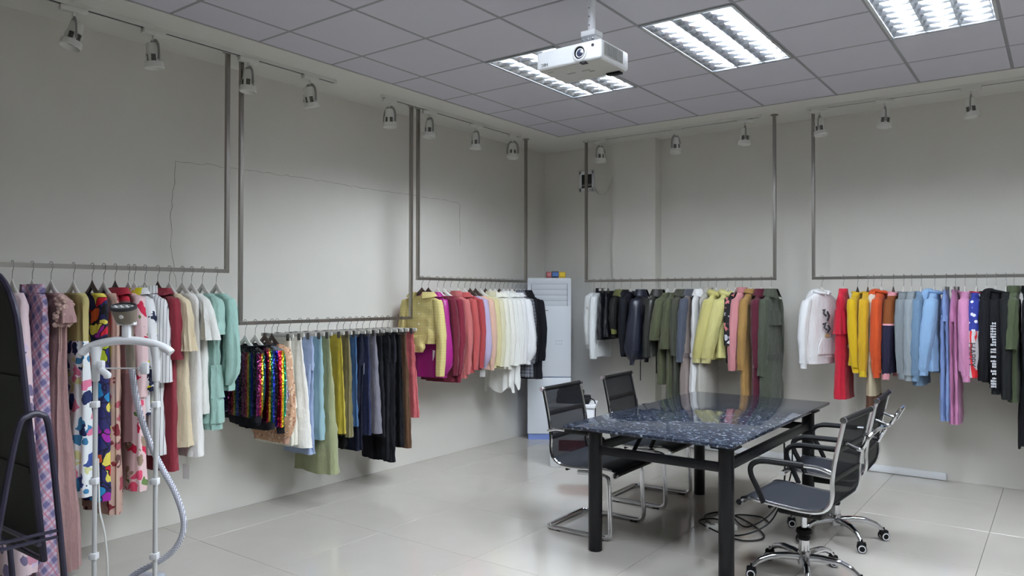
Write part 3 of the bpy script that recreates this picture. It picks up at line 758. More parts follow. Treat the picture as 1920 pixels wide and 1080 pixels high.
P = smoothpath([(.005,.036,1.22),(.012,.038,1.17),(.022,.04,1.10),(.048,.045,.98),(.09,.045,.86),(.148,.045,.745),(.205,.045,.64),(.243,.045,.53),(.243,.045,.45),(.20,.045,.37),(.125,.045,.315),(.03,.045,.265),(-.04,.045,.2),(-.06,.03,.14)], 8)
hose_m, nt, b = newmat('braided_hose')
hz = sepco(nt)
s1 = math_(nt, 'SINE', math_(nt, 'ADD', math_(nt, 'MULTIPLY', hz[2], 420), math_(nt, 'MULTIPLY', hz[0], 500)))
s2 = math_(nt, 'SINE', math_(nt, 'SUBTRACT', math_(nt, 'MULTIPLY', hz[2], 420), math_(nt, 'MULTIPLY', hz[0], 500)))
hr = ramp(nt, [(0, (104,108,134)), (.42, (218,218,224))]); lk(nt, math_(nt, 'MULTIPLY_ADD', math_(nt, 'MULTIPLY', s1, s2), .5, .5), hr.inputs[0]); lk(nt, hr.outputs[0], b.inputs['Base Color']); b.inputs['Roughness'].default_value = .7
obj('steam_hose', MB().tube(P, .0135, 12), hose_m, t)
wr = obj('cross_wire', MB().tube([(-.135,-.004,1.215),(.13,-.004,1.215)], .0035, 6), m_pole, t)
obj('clothes_clip', MB().rbox((-.105,-.02,1.23), (.03,.03,.045), .008).rbox((-.085,-.03,1.20), (.05,.025,.03), .010, R=Matrix.Rotation(.6, 3, 'Y')).rbox((-.07,-.03,1.185), (.03,.03,.03), .010), m_white, t)
obj('clothes_clip', MB().rbox((.095,-.02,1.218), (.034,.025,.055), .006).rbox((.075,-.02,1.215), (.02,.02,.02), .004), m_white, t)
obj('power_cord', MB().tube(smoothpath([(-.134,.014,.80),(-.130,.016,.66),(-.124,.014,.56),(-.10,.012,.46),(-.085,.012,.30),(-.10,.03,.12)], 6), .004, 6), m_whitep, t)
bs = obj('base_tank', MB().rbox((0,.02,.095), (.36,.27,.13), .04, 3), m_white, t)
obj('water_tank', MB().rbox((.06,.05,.20), (.16,.16,.10), .03, 3), M('tank_grey', srgb(170,176,186), .25), bs)
for x in (-.15,.15):
    for y in (-.08,.12): obj('wheel', MB().lathe([(.0,-.012),(.03,-.012),(.03,.012),(.0,.012)], (x, y, .03), 16, R90), m_greyp, bs)

# ------------------------------------------------------------------ floor mirror seen from behind
m_mf = M('mirror_frame', srgb(36,33,52), .45); m_mb = M('mirror_board', srgb(46,50,44), .75, 0, .3, (30, .2, .002), .08)
t = thing('floor_mirror', 'arched standing mirror in a black frame seen from behind', 'mirror', (.955, -1.06, 0))
tl = Matrix.Rotation(.105, 3, 'X')          # top leans towards the viewer
def arch(hw, h0, h1, n=14):
    return [(-hw, h0), (hw, h0), (hw, h1-hw)] + [(hw*cos(a), h1-hw+hw*sin(a)) for a in [pi*k/n for k in range(1, n)]] + [(-hw, h1-hw)]
oc = (0, .055, .48)
obj('back_board', MB().prism(arch(.215, .02, 1.155), -.006, .006, tl, oc), m_mb, t)
obj('mirror_glass', MB().prism(arch(.212, .022, 1.152), .007, .010, tl, oc), M('mirror_silver', srgb(230,232,235), .02, 1.0), t)
A = arch(.228, .0, 1.17); fr = MB()
fr.tube([tl @ Vector((x, 0, z)) + Vector(oc) for x, z in A+[A[0]]], .014, 8, up=(0,1,0))
obj('frame', fr, m_mf, t)
for zz in (.37, .74): obj('batten', MB().box(tl @ Vector((0,-.009,zz)) + Vector(oc), (.43,.008,.022), R=tl), m_mb, t, False)
for s_ in (-1, 1):
    xx = s_*.275
    P = smoothpath([(xx,-.215,.008),(xx,-.19,.15),(xx,-.115,.70),(xx,-.06,1.02),(xx,-.025,1.075),(xx,.02,1.075),(xx,.05,1.02),(xx,.085,.70),(xx,.135,.15),(xx,.15,.008)], 5)
    sd = obj('side_stand', MB().tube(P, .0125, 8), m_mf, t)
    obj('stand_bar', MB().tube([(xx,-.13,.60),(xx,.095,.60)], .007, 6).tube([(xx,-.13,.575),(xx,.095,.575)], .007, 6), m_mf, sd)
    obj('pivot_knob', MB().tube([(xx-.01*s_,-.0,1.075),(s_*.215,-.0,1.06)], .010, 8), m_mf, sd)
obj('spreader_bar', MB().tube([(-.275,.02,.56),(.275,.02,.56)], .010, 8).tube([(-.275,-.03,.60),(.275,-.03,.60)], .008, 8), m_mf, t)
from mathutils import noise as mnoise

# ------------------------------------------------------------------ hangers
HG = {}
def HT(x):
    x = abs(x); return -.075-.053*(x/.06)**.8 if x < .06 else -.128-(x-.06)*.6
def hanger_meshes():
    P = [(.024*cos(a), 0, .024*sin(a)) for a in [math.radians(d) for d in range(195, -31, -25)]] + [(.012,0,-.026),(.001,0,-.038),(0,0,-.06),(0,0,-.092)]
    hk = MB().tube(P, .0019, 6); HG['hook'] = hk.mesh('hook', m_hook)
    def arm(k, m):
        rg = []
        for i in range(21):
            x = -.168+.336*i/20; u = abs(x)/.168
            hh = .020*(1-u)+.012*u; th = .006+.010*u**1.5; z = HT(x)-hh
            if i in (0, 20): hh *= .5; th *= .5
            rg.append([(x, -th, z-hh), (x, -th, z+hh*.4), (x, -th*.3, z+hh), (x, th*.3, z+hh), (x, th, z+hh*.4), (x, th, z-hh)])
        HG[k] = MB().rings(rg, True, True).mesh('shoulder_arms', m, True, 60)
    arm('white', m_hw); arm('dark', m_hd)
    HG['clipbar'] = MB().rbox((0,0,-.094), (.36,.012,.026), .004).mesh('bar', M('hanger_bar_grey', srgb(196,194,188), .4))
    cl = MB().rbox((0,-.010,-.105), (.030,.008,.050), .003).rbox((0,.010,-.105), (.030,.008,.050), .003).rbox((0,0,-.086), (.022,.020,.012), .003)
    HG['clip'] = cl.mesh('clip', M('clip_grey', srgb(92,90,86), .4, .4))
    HG['wire'] = MB().tube(smoothpath([(-.02,0,-.13),(-.012,0,-.105),(0,0,-.092),(.012,0,-.105),(.02,0,-.13)], 3), .003, 6).mesh('wire_arms', m_hook)
hanger_meshes()
LABELS = set()
def hanger(kind, loc, rz, what, rackname, clipx=.13, wid=1.0):
    if kind == 'clip':
        t = thing('clip_hanger', 'grey clip hanger holding the '+what, 'hanger', loc, rz, 'clip hangers on the '+rackname)
        link('hook', HG['hook'], t); link('bar', HG['clipbar'], t)
        for s_ in (-1, 1): link('clip', HG['clip'], t, (s_*clipx, 0, 0))
    else:
        adj = {'white': 'pale hanger', 'dark': 'dark wooden hanger', 'wire': 'small wire hanger'}[kind]
        t = thing('clothes_hanger', adj+' holding the '+what, 'hanger', loc, rz, 'hangers on the '+rackname)
        link('hook', HG['hook'], t); link('shoulder_arms', HG[kind], t).scale = (wid, 1, 1)

# ------------------------------------------------------------------ cloth lofts
def catmull(vals, t):
    n = len(vals)-1; i = min(int(t*n), n-1); u = t*n-i
    p0, p1, p2, p3 = vals[max(i-1, 0)], vals[i], vals[i+1], vals[min(i+2, n)]
    return [.5*((2*b_)+(-a_+c_)*u+(2*a_-5*b_+4*c_-d_)*u*u+(-a_+3*b_-3*c_+d_)*u**3) for a_, b_, c_, d_ in zip(p0, p1, p2, p3)]
def loft(mb, lev, seg=36, n=26, amp=.008, nf=9, seed=0, pw=2.5, cap0=False, cap1=False, zw=.0):
    """lev rows: z, cx, cy, half width, half depth, fold share"""
    rr = random.Random(seed); a1, a2, a3 = rr.uniform(0, 6.3), rr.uniform(0, 6.3), rr.uniform(0, 6.3)
    n2 = nf+rr.choice((3, 4, 5)); tw = rr.uniform(-.7, .7); rg = []
    for i in range(n+1):
        z, cx, cy, hw, hd, fs = catmull(lev, i/n); hw = max(hw, .001); hd = max(hd, .001); ring = []
        for k in range(seg):
            th = 2*pi*k/seg; c, s_ = cos(th), sin(th); e = 2/pw
            x = hw*(abs(c)**e)*(1 if c >= 0 else -1); y = hd*(abs(s_)**e)*(1 if s_ >= 0 else -1)
            f = amp*fs*(.62*sin(nf*th+a1+tw*i/n*2)+.38*sin(n2*th+a2-tw*i/n*3))
            wr = .0022*sin(17*z/.3+3*c+a3)*min(1, fs*1.5+.2)
            f += 0.0085*min(1, fs*1.6)*mnoise.noise(Vector((c*1.6+seed*3.1, s_*1.6, z*7.0))) + 0.005*min(1, fs*1.6)*mnoise.noise(Vector((c*3.5+seed, s_*3.5, z*17.0)))
            nx, ny = c*hd, s_*hw; L = math.hypot(nx, ny) or 1; nx /= L; ny /= L
            ring.append((cx+x+nx*(f+wr), cy+y+ny*(f+wr), z + zw*max(0, fs-.3)*sin(4*th+a3)))
        rg.append(ring)
    return mb.rings(rg, cap0, cap1)

def collar_mesh(kind, z0, nw=.066, nd=.042):
    mb = MB(); seg = 26
    if kind in ('shirt', 'stand', 'lapel'):
        prof = {'shirt': [(1,0,-.004),(1.0,0,.030),(1.15,0,.034),(1.45,.35,-.004)], 'stand': [(1.02,0,-.012),(1.0,0,.02),(.97,0,.045),(1.06,0,.048),(1.10,0,.0)],
                'lapel': [(1.0,0,-.004),(1.05,0,.030),(1.3,0,.034),(1.85,.6,-.03)]}[kind]
        gap = .28; rg = []
        for sc_, tip, dz in prof:
            ring = []
            for k in range(seg+1):
                u = k/seg; th = -pi/2+gap+(2*pi-2*gap)*u
                near = max(0, 1-min(u, 1-u)*5)
                ring.append((nw*sc_*cos(th)*(1+.25*tip*near), nd*sc_*sin(th)*(1+.3*tip*near), z0+dz-tip*near*.05+(.012 if sin(th) > .5 else 0)*0))
            rg.append(ring)
        mb.rings(rg, closed=False)
    elif kind == 'crew':
        mb.tube([(nw*1.03*cos(2*pi*k/20), nd*1.05*sin(2*pi*k/20), z0+.002-.012*(1-sin(2*pi*k/20))*.5) for k in range(21)], .007, 6, caps=False)
    elif kind == 'fur':
        P = [(nw*1.25*cos(a), nd*1.25*sin(a), z0-.012+.014*sin(a)) for a in [-pi/2+.4+(2*pi-.8)*k/18 for k in range(19)]]
        mb.tube(smoothpath(P, 2), [.030+.004*sin(k*2.1) for k in range(37)], 8)
    elif kind == 'hood':
        lev = [(z0+.030,0,.040,.030,.012,.2),(z0+.022,0,.045,.070,.030,.4),(z0-.005,0,.055,.092,.042,.6),(z0-.05,0,.066,.098,.044,.8),(z0-.11,0,.070,.078,.036,1),(z0-.155,0,.064,.03,.016,.6)]
        loft(mb, lev, 22, 16, .006, 5, 3, 2.2, True, True)
        P = [(nw*1.15*cos(a), nd*1.2*sin(a)-.004, z0+.004+.012*sin(a)) for a in [-pi/2+.25+(2*pi-.5)*k/16 for k in range(17)]]
        mb.tube(smoothpath(P, 2), .013, 7)
    return mb

RACKS = {
 1: dict(at=lambda s: (XRAIL, s, Z1), rz=0.0, z=Z1, name='left rail of dresses'),
 2: dict(at=lambda s: (XRAIL, s, Z2), rz=0.0, z=Z2, name='low rail'),
 3: dict(at=lambda s: (XRAIL, s, Z3), rz=0.0, z=Z3, name='blouse rail'),
 4: dict(at=lambda s: (s, YRAIL, Z4), rz=pi/2, z=Z4, name='coat rail'),
 5: dict(at=lambda s: (s, YRAIL, Z4), rz=pi/2, z=Z4, name='hoodie rail'),
}
GN = [0]
def garment(rack, s, name, what, label, mat, hem, kind='top', hang='white', sl=None, slk='straight', W=.182, D=.030, Hw=None, Hd=None, collar=None,
            colm=None, yaw=0.0, sway=0.0, cuff=None, amp=.007, nf=9, neck=.062, sr=.040, sy=.040, slm=None, tagz=None, belt=None, hemband=None, tiers=None, cat=None, far_sleeve=True, waist=None, extra=None, cap0=False, zw=.0):
    GN[0] += 1; seed = GN[0]*17
    R = RACKS[rack]; loc = R['at'](s); rz = R['rz']+yaw+random.Random(seed+1).uniform(-.05, .05)
    L = R['z']-hem
    jr = random.Random(seed); sway = (-sway if rack >= 4 else sway) + jr.uniform(-.015, .015)
    grp = 'clothes on the '+R['name']
    assert label not in LABELS, label
    LABELS.add(label)
    t = thing(name, label, cat or name.replace('_', ' '), loc, rz, grp)
    hanger(hang, loc, rz, what, R['name'], .13 if kind != 'trousers' else .10, min(1, (W-.022)/.168))
    Hw = Hw if Hw is not None else W*1.02; Hd = Hd if Hd is not None else D*1.3
    near = 1 if rack < 4 else -1                       # which local side faces into the room
    if kind == 'top':
        nk = neck+.046 if rack < 4 and collar not in ('hood', 'lapel', 'fur') else neck
        z0 = HT(nk)+.005
        zw_ = -L
        xm = (nk+W)/2
        lev = [(z0,0,0,nk,.036,0),(HT(nk+.018)+.005,0,0,nk+.018,.036,.0),(HT(xm)+.005,0,0,xm,.034,.1),(HT(W)-.004,0,0,W*.96,.032,.25),(HT(W)-.08,0,0,W*.97,D,.45)]
        m_ = HT(W)-.08
        for u in (.33, .66):
            ww = W*.97+(Hw-W*.97)*u; dd = D+(Hd-D)*u
            if waist and u == .33: ww *= waist; dd *= waist
            lev.append((m_+(zw_-m_)*u, 0, 0, ww, dd, .4+.6*u))
        lev.append((zw_,0,0,Hw,Hd,1.0))
        obj('body', loft(MB(), lev, 40, 30, amp, nf, seed, 2.6, cap0, zw=zw), mat, t, ang=70)
        if collar: obj({'hood': 'hood'}.get(collar, 'collar'), collar_mesh(collar, z0, nk+.003, .042), colm or mat, t, ang=70)
        if sl is not None:
            SL = R['z']-sl
            for sd in ((near, -near) if far_sleeve else (near,)):
                sw = sway if sd == near else sway*.4
                zs = HT(W-.05)+.004; z1, z2 = zs-.05, -SL; mid = (z1+z2)/2
                if slk == 'straight': rows = [(z1,W-.018,.0,sr,sy,.2),(mid,W+.012,sw*.45,sr*1.02,sy,.7),(z2,W-.002,sw,sr*.80,sy*.8,.8)]
                elif slk == 'wide': rows = [(z1,W-.012,.0,sr,sy,.3),(mid,W+.012,sw*.45,sr*1.2,sy*1.05,.8),(z2,W+.008,sw,sr*1.55,sy*1.15,1)]
                elif slk == 'puff': rows = [(z1,W-.015,.0,sr,sy*.95,.3),(mid,W+.014,sw*.4,sr*1.25,sy*1.1,1),(z2+(mid-z2)*.35,W+.014,sw*.8,sr*1.45,sy*1.18,1.2),(z2,W,sw,sr*.62,.026,.8)]
                elif slk == 'short': rows = [(z1,W-.010,.0,sr,.038,.3),(z2,W+.022,sw,sr*1.12,.040,.8)]
                elif slk == 'flare': rows = [(z1,W-.004,.0,sr*.9,.034,.5),(mid,W+.022,sw*.5,sr*1.3,.042,1.4),(z2,W+.040,sw,sr*1.8,.052,2.4)]
                top = [(zs+.001,W-.060,0,.012,.014,0),(zs-.012,W-.046,0,.030,.026,.1)]
                lv = [(z, sd*cx, cy, a, b_, f_) for z, cx, cy, a, b_, f_ in top+rows]
                so = obj('sleeve', loft(MB(), lv, 24, 18, amp*.8, 5, seed+sd+5, 2.2, True), slm or mat, t, ang=70)
                if cuff is not None:
                    cx, cy = sd*rows[-1][1], rows[-1][2]; a, b_ = rows[-1][3], rows[-1][4]
                    k = .95 if slk != 'puff' else 1.05
                    lv = [(z2+.006,cx,cy,a*k,b_*k,.3),(z2-.02,cx,cy+sw*.04,a*.82,b_*.85,.4),(z2-.045,cx,cy+sw*.08,a*.80,b_*.84,.3)]
                    obj('cuff', loft(MB(), lv, 20, 4, .002, 11, seed, 2.2), cuff, so, ang=70)
        if hemband is not None:
            lv = [(-L+.004,0,0,Hw*.99,Hd*.98,1),(-L-.03,0,0,Hw*.93,Hd*.9,.7),(-L-.055,0,0,Hw*.90,Hd*.88,.5)]
            obj('hem_band', loft(MB(), lv, 40, 4, amp, nf, seed, 2.6), hemband, t, ang=70)
        if belt is not None:
            zb, bm_ = belt; u = (zb-.25)/max(.01, L-.25); ww = W*.97+(Hw-W*.97)*u; dd = D+(Hd-D)*u
            obj('belt', loft(MB(), [(-zb+.02,0,0,ww*1.0+.008,dd+.008,.2),(-zb-.02,0,0,ww*1.0+.008,dd+.008,.2)], 32, 2, .003, 6, seed, 2.6), bm_, t)
        if tiers:
            for zt, fl in tiers:
                u = (zt-.25)/max(.01, L-.25); ww = W*.97+(Hw-W*.97)*u; dd = D+(Hd-D)*u
                obj('ruffle', loft(MB(), [(-zt+.01,0,0,ww+.004,dd+.004,.5),(-zt-.04,0,0,ww+.012,dd+.012,1.3),(-zt-fl,0,0,ww+.022,dd+.02,2.2)], 44, 6, .007, 13, seed+int(zt*100), 2.5), mat, t, ang=70)
    elif kind == 'skirt':
        z0 = -.105; W0 = W*.80
        wb_ = obj('waistband', loft(MB(), [(z0,0,0,W0,.009,.1),(z0-.035,0,0,W0*1.01,.013,.2)], 36, 3, .001, 5, seed, 3), colm or mat, t, ang=70)
        lev = [(z0-.033,0,0,W0*1.01,.013,.2),(z0-.033+(-L-z0)*.30,0,0,W0+(Hw-W0)*.42,.013+(Hd-.013)*.5,.6),(z0-.033+(-L-z0)*.65,0,0,W0+(Hw-W0)*.75,.013+(Hd-.013)*.8,.85),(-L,0,0,Hw,Hd,1)]
        obj('skirt_panel', loft(MB(), lev, 48, 24, amp, nf, seed, 2.5, zw=zw), mat, t, ang=70)
        if tiers:
            for zt, fl in tiers:
                u = (zt-.105)/max(.01, L-.105); ww = W0+(Hw-W0)*(u**.8); dd = .013+(Hd-.013)*u**.8
                obj('ruffle', loft(MB(), [(-zt,0,0,ww+.003,dd+.003,.5),(-zt-fl,0,0,ww+.018,dd+.016,1.6)], 44, 5, .006, 13, seed+int(zt*100), 2.5), mat, t, ang=70)
    elif kind == 'trousers':
        z0 = -.105; W0 = W
        obj('waistband', loft(MB(), [(z0,0,0,W0,.012,.1),(z0-.035,0,0,W0,.015,.2)], 30, 3, .001, 5, seed, 3), colm or mat, t, ang=70)
        obj('hip', loft(MB(), [(z0-.033,0,0,W0,.015,.2),(z0-.12,0,0,W0*1.08,.028,.5),(z0-.25,0,0,W0*1.05,.032,.5)], 32, 8, amp, nf, seed, 2.6, False, True), mat, t, ang=70)
        for sd in (-1, 1):
            if Hd and Hd < 0:         # legs side by side
                lv = [(z0-.20,sd*W0*.50,0,W0*.50,.026,.4),((z0-.2-L)/2,sd*(W0*.52),0,W0*.46,.026,.7),(-L,sd*(W0*.56),0,-Hd,.026,.7)]
            else:                     # folded, legs one behind the other
                lv = [(z0-.20,0,sd*.016,W0*1.03,.016,.4),((z0-.2-L)/2,.0,sd*.018,W0*.9,.020,.8),(-L,.0,sd*.019,Hw,.020,.8)]
            obj('trouser_leg', loft(MB(), lv, 26, 18, amp, 6, seed+sd, 2.4, True), mat, t, ang=70)
    if tagz is not None:
        zt = tagz-R['z']; yy = -Hd*.3
        tg = obj('paper_tag', MB().box((near*(Hw*.55), yy-.02, zt+.045), (.055,.0012,.09), .25).tube([(near*(Hw*.55),yy-.02,zt+.09),(near*(Hw*.5),yy-.015,zt+.17)], .0008, 4), m_paper, t, False, label='white paper tag')
    if extra: extra(t, dict(W=W, L=L, near=near, D=D, Hw=Hw, Hd=Hd, sl=(R['z']-sl) if sl else None, mat=mat, sway=sway))
    return t

def ex_buttons(n, z0, z1, col, r=.008):
    def f(t, g):
        for i in range(n):
            z = z0+(z1-z0)*i/max(1, n-1)
            obj('button', MB().lathe([(0,.004),(r*.8,.004),(r,0),(r,-.003)], (.0, -(g['D']+.012), -z), 10, R90), col, t)
    return f
# ------------------------------------------------------------------ the clothes
k = fab
WHT, IVO, BLK = (236,236,234), (234,230,212), (24,24,30)
# --- rail 1: dresses (left wall, nearest)
def ex_ribbon(t, g):
    obj('ribbon', MB().box((g['W']+.010, -.03, -.36), (.010,.002,.22)).box((g['W']-.006, -.032, -.34), (.010,.002,.17)), k('ribbon_beige', (214,180,160), satin=True), t, False)
    mb = MB(); rr = random.Random(8)
    for i in range(46):
        a = rr.uniform(-1.4, 1.4); z = -rr.uniform(.17, .33); rad = .010+rr.random()*.008
        mb.lathe([(0,.004),(rad*.6,.006),(rad,0)], ((g['W']+.03)*cos(a*.5)+rr.uniform(-.02,.012), .045*sin(a)-.01, z), 6, Matrix.Rotation(rr.uniform(-.6,.6), 3, 'X') @ Matrix.Rotation(pi/2+rr.uniform(-.4,.4), 3, 'Y'))
    o = obj('lace_applique', mb, k('lace_mauve', (206,170,160)), t); o['kind'] = 'stuff'
garment(1, -.69, 'evening_gown', 'pale floral gown behind the mirror', 'pale floral long gown hanging behind the arched mirror', fab_print('pale_floral', (222,200,206), [(196,140,160),(206,190,214),(120,110,140)], 16, .45), .10, sl=None, Hw=.24, Hd=.10, amp=.014, D=.04, cat='dress')
garment(1, -.593, 'evening_gown', 'lilac and navy plaid gown', 'floor-length lilac gown with navy plaid print beside the mirror', fab_plaid('lilac_plaid', (190,170,188), (104,98,136), (180,96,108), .085, .42, .10, .75), .05, Hw=.235, Hd=.085, D=.034, amp=.014, collar='stand', waist=.86, cat='dress', W=.165)
garment(1, -.499, 'evening_gown', 'dusty mauve tulle gown', 'floor-length dusty mauve gown with lace bodice and tulle skirt', k('mauve', (182,142,140)), .06, sl=1.40, slk='short', Hw=.24, Hd=.095, D=.036, amp=.016, nf=14, waist=.80, cat='dress', W=.17, extra=ex_ribbon)
garment(1, -.382, 'dress', 'sheer ochre dress with blue flowers', 'sleeveless sheer ochre dress fading to white with blue flowers', fab_print('white_blue_floral', (226,230,232), [(52,70,130),(206,206,150),(60,120,160),(214,120,150),(30,40,80)], 17, .62, .7, (176,164,110), .42), .43, Hw=.20, Hd=.06, amp=.010, W=.16)
garment(1, -.28, 'dress', 'multicoloured pop-art print dress', 'bright multicoloured pop-art print dress in violet, lime and red', fab_print('popart', (40,40,90), [(190,30,50),(150,40,150),(176,190,50),(40,130,180),(30,36,100),(206,90,50),(220,206,90)], 11, .92, .55, None, 0, 3.0, (20,20,26)), .385, hang='dark', Hw=.19, Hd=.06, amp=.009, W=.165)
garment(1, -.215, 'dress', 'sheer nude dress', 'sheer nude dress with dark red flowers, hem showing lowest beside the steamer', fab_print('nude_red', (190,160,146), [(120,40,50),(90,60,60),(160,80,90)], 18, .40, .6, None, 0, 5.0), .29, hang='white', Hw=.18, Hd=.05, amp=.012, W=.16)
garment(1, -.15, 'dress', 'brown and crimson tie-neck dress', 'taupe brown dress with a crimson tie neck behind the steamer head', fab_blocks('taupe_crimson', [(2,(96,66,66)),(.62,(120,86,84)),(.20,(160,34,50))]), .70, hang='dark', collar='shirt', colm=k('crimson_tie', (176,30,52), satin=True), Hw=.19, W=.17)
garment(1, -.071, 'dress', 'pink floral dress', 'pale pink dress with crimson flowers behind the steamer hose', fab_print('pink_floral', (226,196,198), [(196,36,70),(214,80,110),(150,130,110),(96,120,70)], 15, .5, .8, None, 0, 9.0), .40, sl=.95, slk='straight', Hw=.20, Hd=.055, W=.172)
garment(1, -.035, 'shirt', 'navy and white brushstroke shirt', 'white shirt with bold navy brushstroke print', fab_print('navy_brush', (224,224,226), [(24,28,52),(30,34,60),(226,226,228),(222,214,40)], 17, .6, 1.0, None, 0, 2.0), .84, sl=.98, slk='straight', collar='shirt', Hw=.19)
garment(1, .03, 'shirt', 'striped shirt dress', 'white shirt dress with thin dark pinstripes', fab_stripes('pinstripe', (220,220,220), (74,74,92), .030, .14), .59, sl=1.03, slk='wide', collar='stand', Hw=.20, Hd=.05, sr=.045)
garment(1, .11, 'dress', 'crimson dress', 'plain crimson dress with elbow-length sleeves', k('crimson', (136,36,50)), .48, hang='dark', sl=1.16, slk='short', sr=.046, Hw=.205, Hd=.055, collar='shirt')
garment(1, .185, 'dress', 'cream capelet dress', 'cream dress with a flared capelet sleeve', k('cream', (226,208,172)), .62, sl=1.21, slk='flare', Hw=.225, Hd=.07, amp=.012, sway=-.01)
garment(1, .271, 'dress', 'white textured dress', 'white fuzzy textured sleeveless dress with a paper tag', k('fuzzy_white', (226,224,220)), .545, Hw=.215, Hd=.058, W=.185, tagz=.40, amp=.006)
garment(1, .335, 'blouse', 'white lace blouse', 'white lace blouse with ruffled short sleeves', k('lace_white', (226,226,220)), .80, sl=1.27, slk='flare', Hw=.19, amp=.010, cat='blouse')
garment(1, .41, 'dress', 'mint tiered dress', 'mint green dress with a ruffled tiered skirt', k('mint', (164,206,194)), .69, sl=1.30, slk='short', Hw=.20, Hd=.06, amp=.010, nf=14, tiers=[(.62,.20),(.80,.18)])
garment(1, .51, 'blouse', 'mint long-sleeved blouse', 'mint green blouse with long full pleated sleeves, last on its rail', k('mint2', (164,208,196)), .93, sl=.97, slk='puff', Hw=.20, amp=.014, nf=14, sr=.048, sway=-.03)
# --- rail 2: sequin jackets, skirts, trousers
RB = [(80,20,56),(150,24,50),(160,136,24),(16,86,66),(24,36,140),(14,16,44),(14,14,20),(96,30,84)]
garment(2, .73, 'sequin_jacket', 'first rainbow sequin jacket', 'black-shouldered rainbow sequin jacket beside the mint blouse', fab_sequin('rainbow_a', RB, .13, .1, (18,18,24), .20), .72, sl=.74, W=.175, D=.03, cuff=k('blk_rib', BLK), hemband=k('blk_rib', BLK), collar='crew', colm=k('blk_rib', BLK), sway=-.04, cat='jacket')
garment(2, .81, 'sequin_jacket', 'second rainbow sequin jacket', 'dark rainbow sequin jacket in the middle of the three', fab_sequin('rainbow_b', RB, .15, .45, (18,18,24), .17), .68, sl=.68, W=.18, D=.03, cuff=k('blk_rib', BLK), hemband=k('blk_rib', BLK), collar='crew', colm=k('blk_rib', BLK), cat='jacket')
garment(2, .885, 'sequin_jacket', 'silver-collared sequin jacket', 'rainbow sequin jacket with a silver shoulder stripe', fab_sequin('rainbow_c', [(30,40,190),(176,30,70),(206,40,50),(216,186,30),(16,140,100),(190,196,206)], .12, .2, (150,156,170), .19), .64, sl=.64, hang='dark', W=.182, D=.03, cuff=k('blk_rib', BLK), collar='crew', colm=k('blk_rib', BLK), cat='jacket')
garment(2, .945, 'sweater', 'tan glitter sweater', 'tan glitter sweater with ribbed cuffs showing below the sequin jackets', fab_print('tan_glitter', (190,150,120), [(220,196,170),(150,110,90),(206,170,140)], 60, .6), .52, sl=.56, hang='dark', W=.17, D=.028, cuff=k('tan_rib', (196,150,128)), slk='puff')
garment(2, .99, 'skirt', 'ivory ruffled skirt', 'ivory tulle skirt with one ruffle', k('ivory_tulle', (232,228,212)), .50, 'skirt', 'clip', Hw=.21, Hd=.055, amp=.010, nf=14, tiers=[(.50,.10)])
garment(2, 1.092, 'skirt', 'white A-line skirt', 'white A-line midi skirt, the brightest on the low rail', k('white_skirt', (236,234,226)), .47, 'skirt', 'clip', Hw=.245, Hd=.06, amp=.012)
garment(2, 1.19, 'trousers', 'periwinkle trousers', 'pale periwinkle blue trousers', k('periwinkle', (164,182,218)), .395, 'trousers', 'clip', W=.14, Hw=.155)
garment(2, 1.262, 'skirt', 'aqua skirt', 'pale aqua satin skirt', k('aqua', (156,196,206), satin=True), .49, 'skirt', 'clip', Hw=.18, Hd=.035)
garment(2, 1.345, 'skirt', 'long sage skirt', 'long sage green skirt, the longest on the low rail', k('sage', (160,166,122)), .235, 'skirt', 'clip', Hw=.24, Hd=.075, amp=.012, nf=6)
garment(2, 1.45, 'skirt', 'mustard skirt', 'mustard yellow wrap skirt', k('mustard', (188,168,44)), .51, 'skirt', 'clip', Hw=.195, Hd=.04, amp=.010)
garment(2, 1.535, 'skirt', 'olive pleated skirt', 'olive brown pleated skirt', k('olive_pleat', (122,114,76)), .47, 'skirt', 'clip', Hw=.185, Hd=.038, amp=.012, nf=16)
garment(2, 1.60, 'skirt', 'denim blue skirt', 'denim blue straight skirt', k('denim_blue', (58,100,150)), .54, 'skirt', 'clip', Hw=.165, Hd=.028, amp=.005)
garment(2, 1.668, 'trousers', 'navy trousers', 'dark navy trousers between the denim skirt and grey skirt', k('navy_tr', (26,30,48)), .34, 'trousers', 'clip', W=.14, Hw=.13)
garment(2, 1.735, 'skirt', 'midnight blue skirt', 'midnight blue skirt with a white paper tag', k('midnight', (28,36,72)), .455, 'skirt', 'clip', Hw=.175, Hd=.03, tagz=.93)
garment(2, 1.80, 'skirt', 'grey tweed skirt', 'grey tweed A-line skirt', k('tweed', (122,120,132)), .46, 'skirt', 'clip', Hw=.205, Hd=.045)
garment(2, 1.872, 'skirt', 'black knee skirt', 'plain black knee-length skirt right of the grey tweed skirt', k('blk1', (27,28,34)), .42, 'skirt', 'clip', Hw=.185, Hd=.03)
garment(2, 1.945, 'trousers', 'black wide trousers', 'black trousers with one leg showing lowest on the low rail', k('blk2', (22,23,28)), .22, 'trousers', 'clip', W=.15, Hd=-.062)
garment(2, 2.015, 'trousers', 'black cropped trousers', 'black trousers with parted legs near the brown skirt', k('blk3', (28,28,34)), .19, 'trousers', 'clip', W=.155, Hd=-.064)
garment(2, 2.08, 'skirt', 'black long skirt', 'black long skirt beside the brown skirt', k('blk4', (20,20,24)), .31, 'skirt', 'clip', Hw=.19, Hd=.032)
garment(2, 2.145, 'skirt', 'brown skirt', 'chestnut brown skirt at the far end of the low rail', k('brown_sk', (94,64,42)), .29, 'skirt', 'clip', Hw=.205, Hd=.036)
garment(2, 2.225, 'skirt', 'coral skirt', 'coral skirt peeking out behind the brown skirt', k('coral_sk', (206,96,100)), .53, 'skirt', 'clip', Hw=.21, Hd=.036)
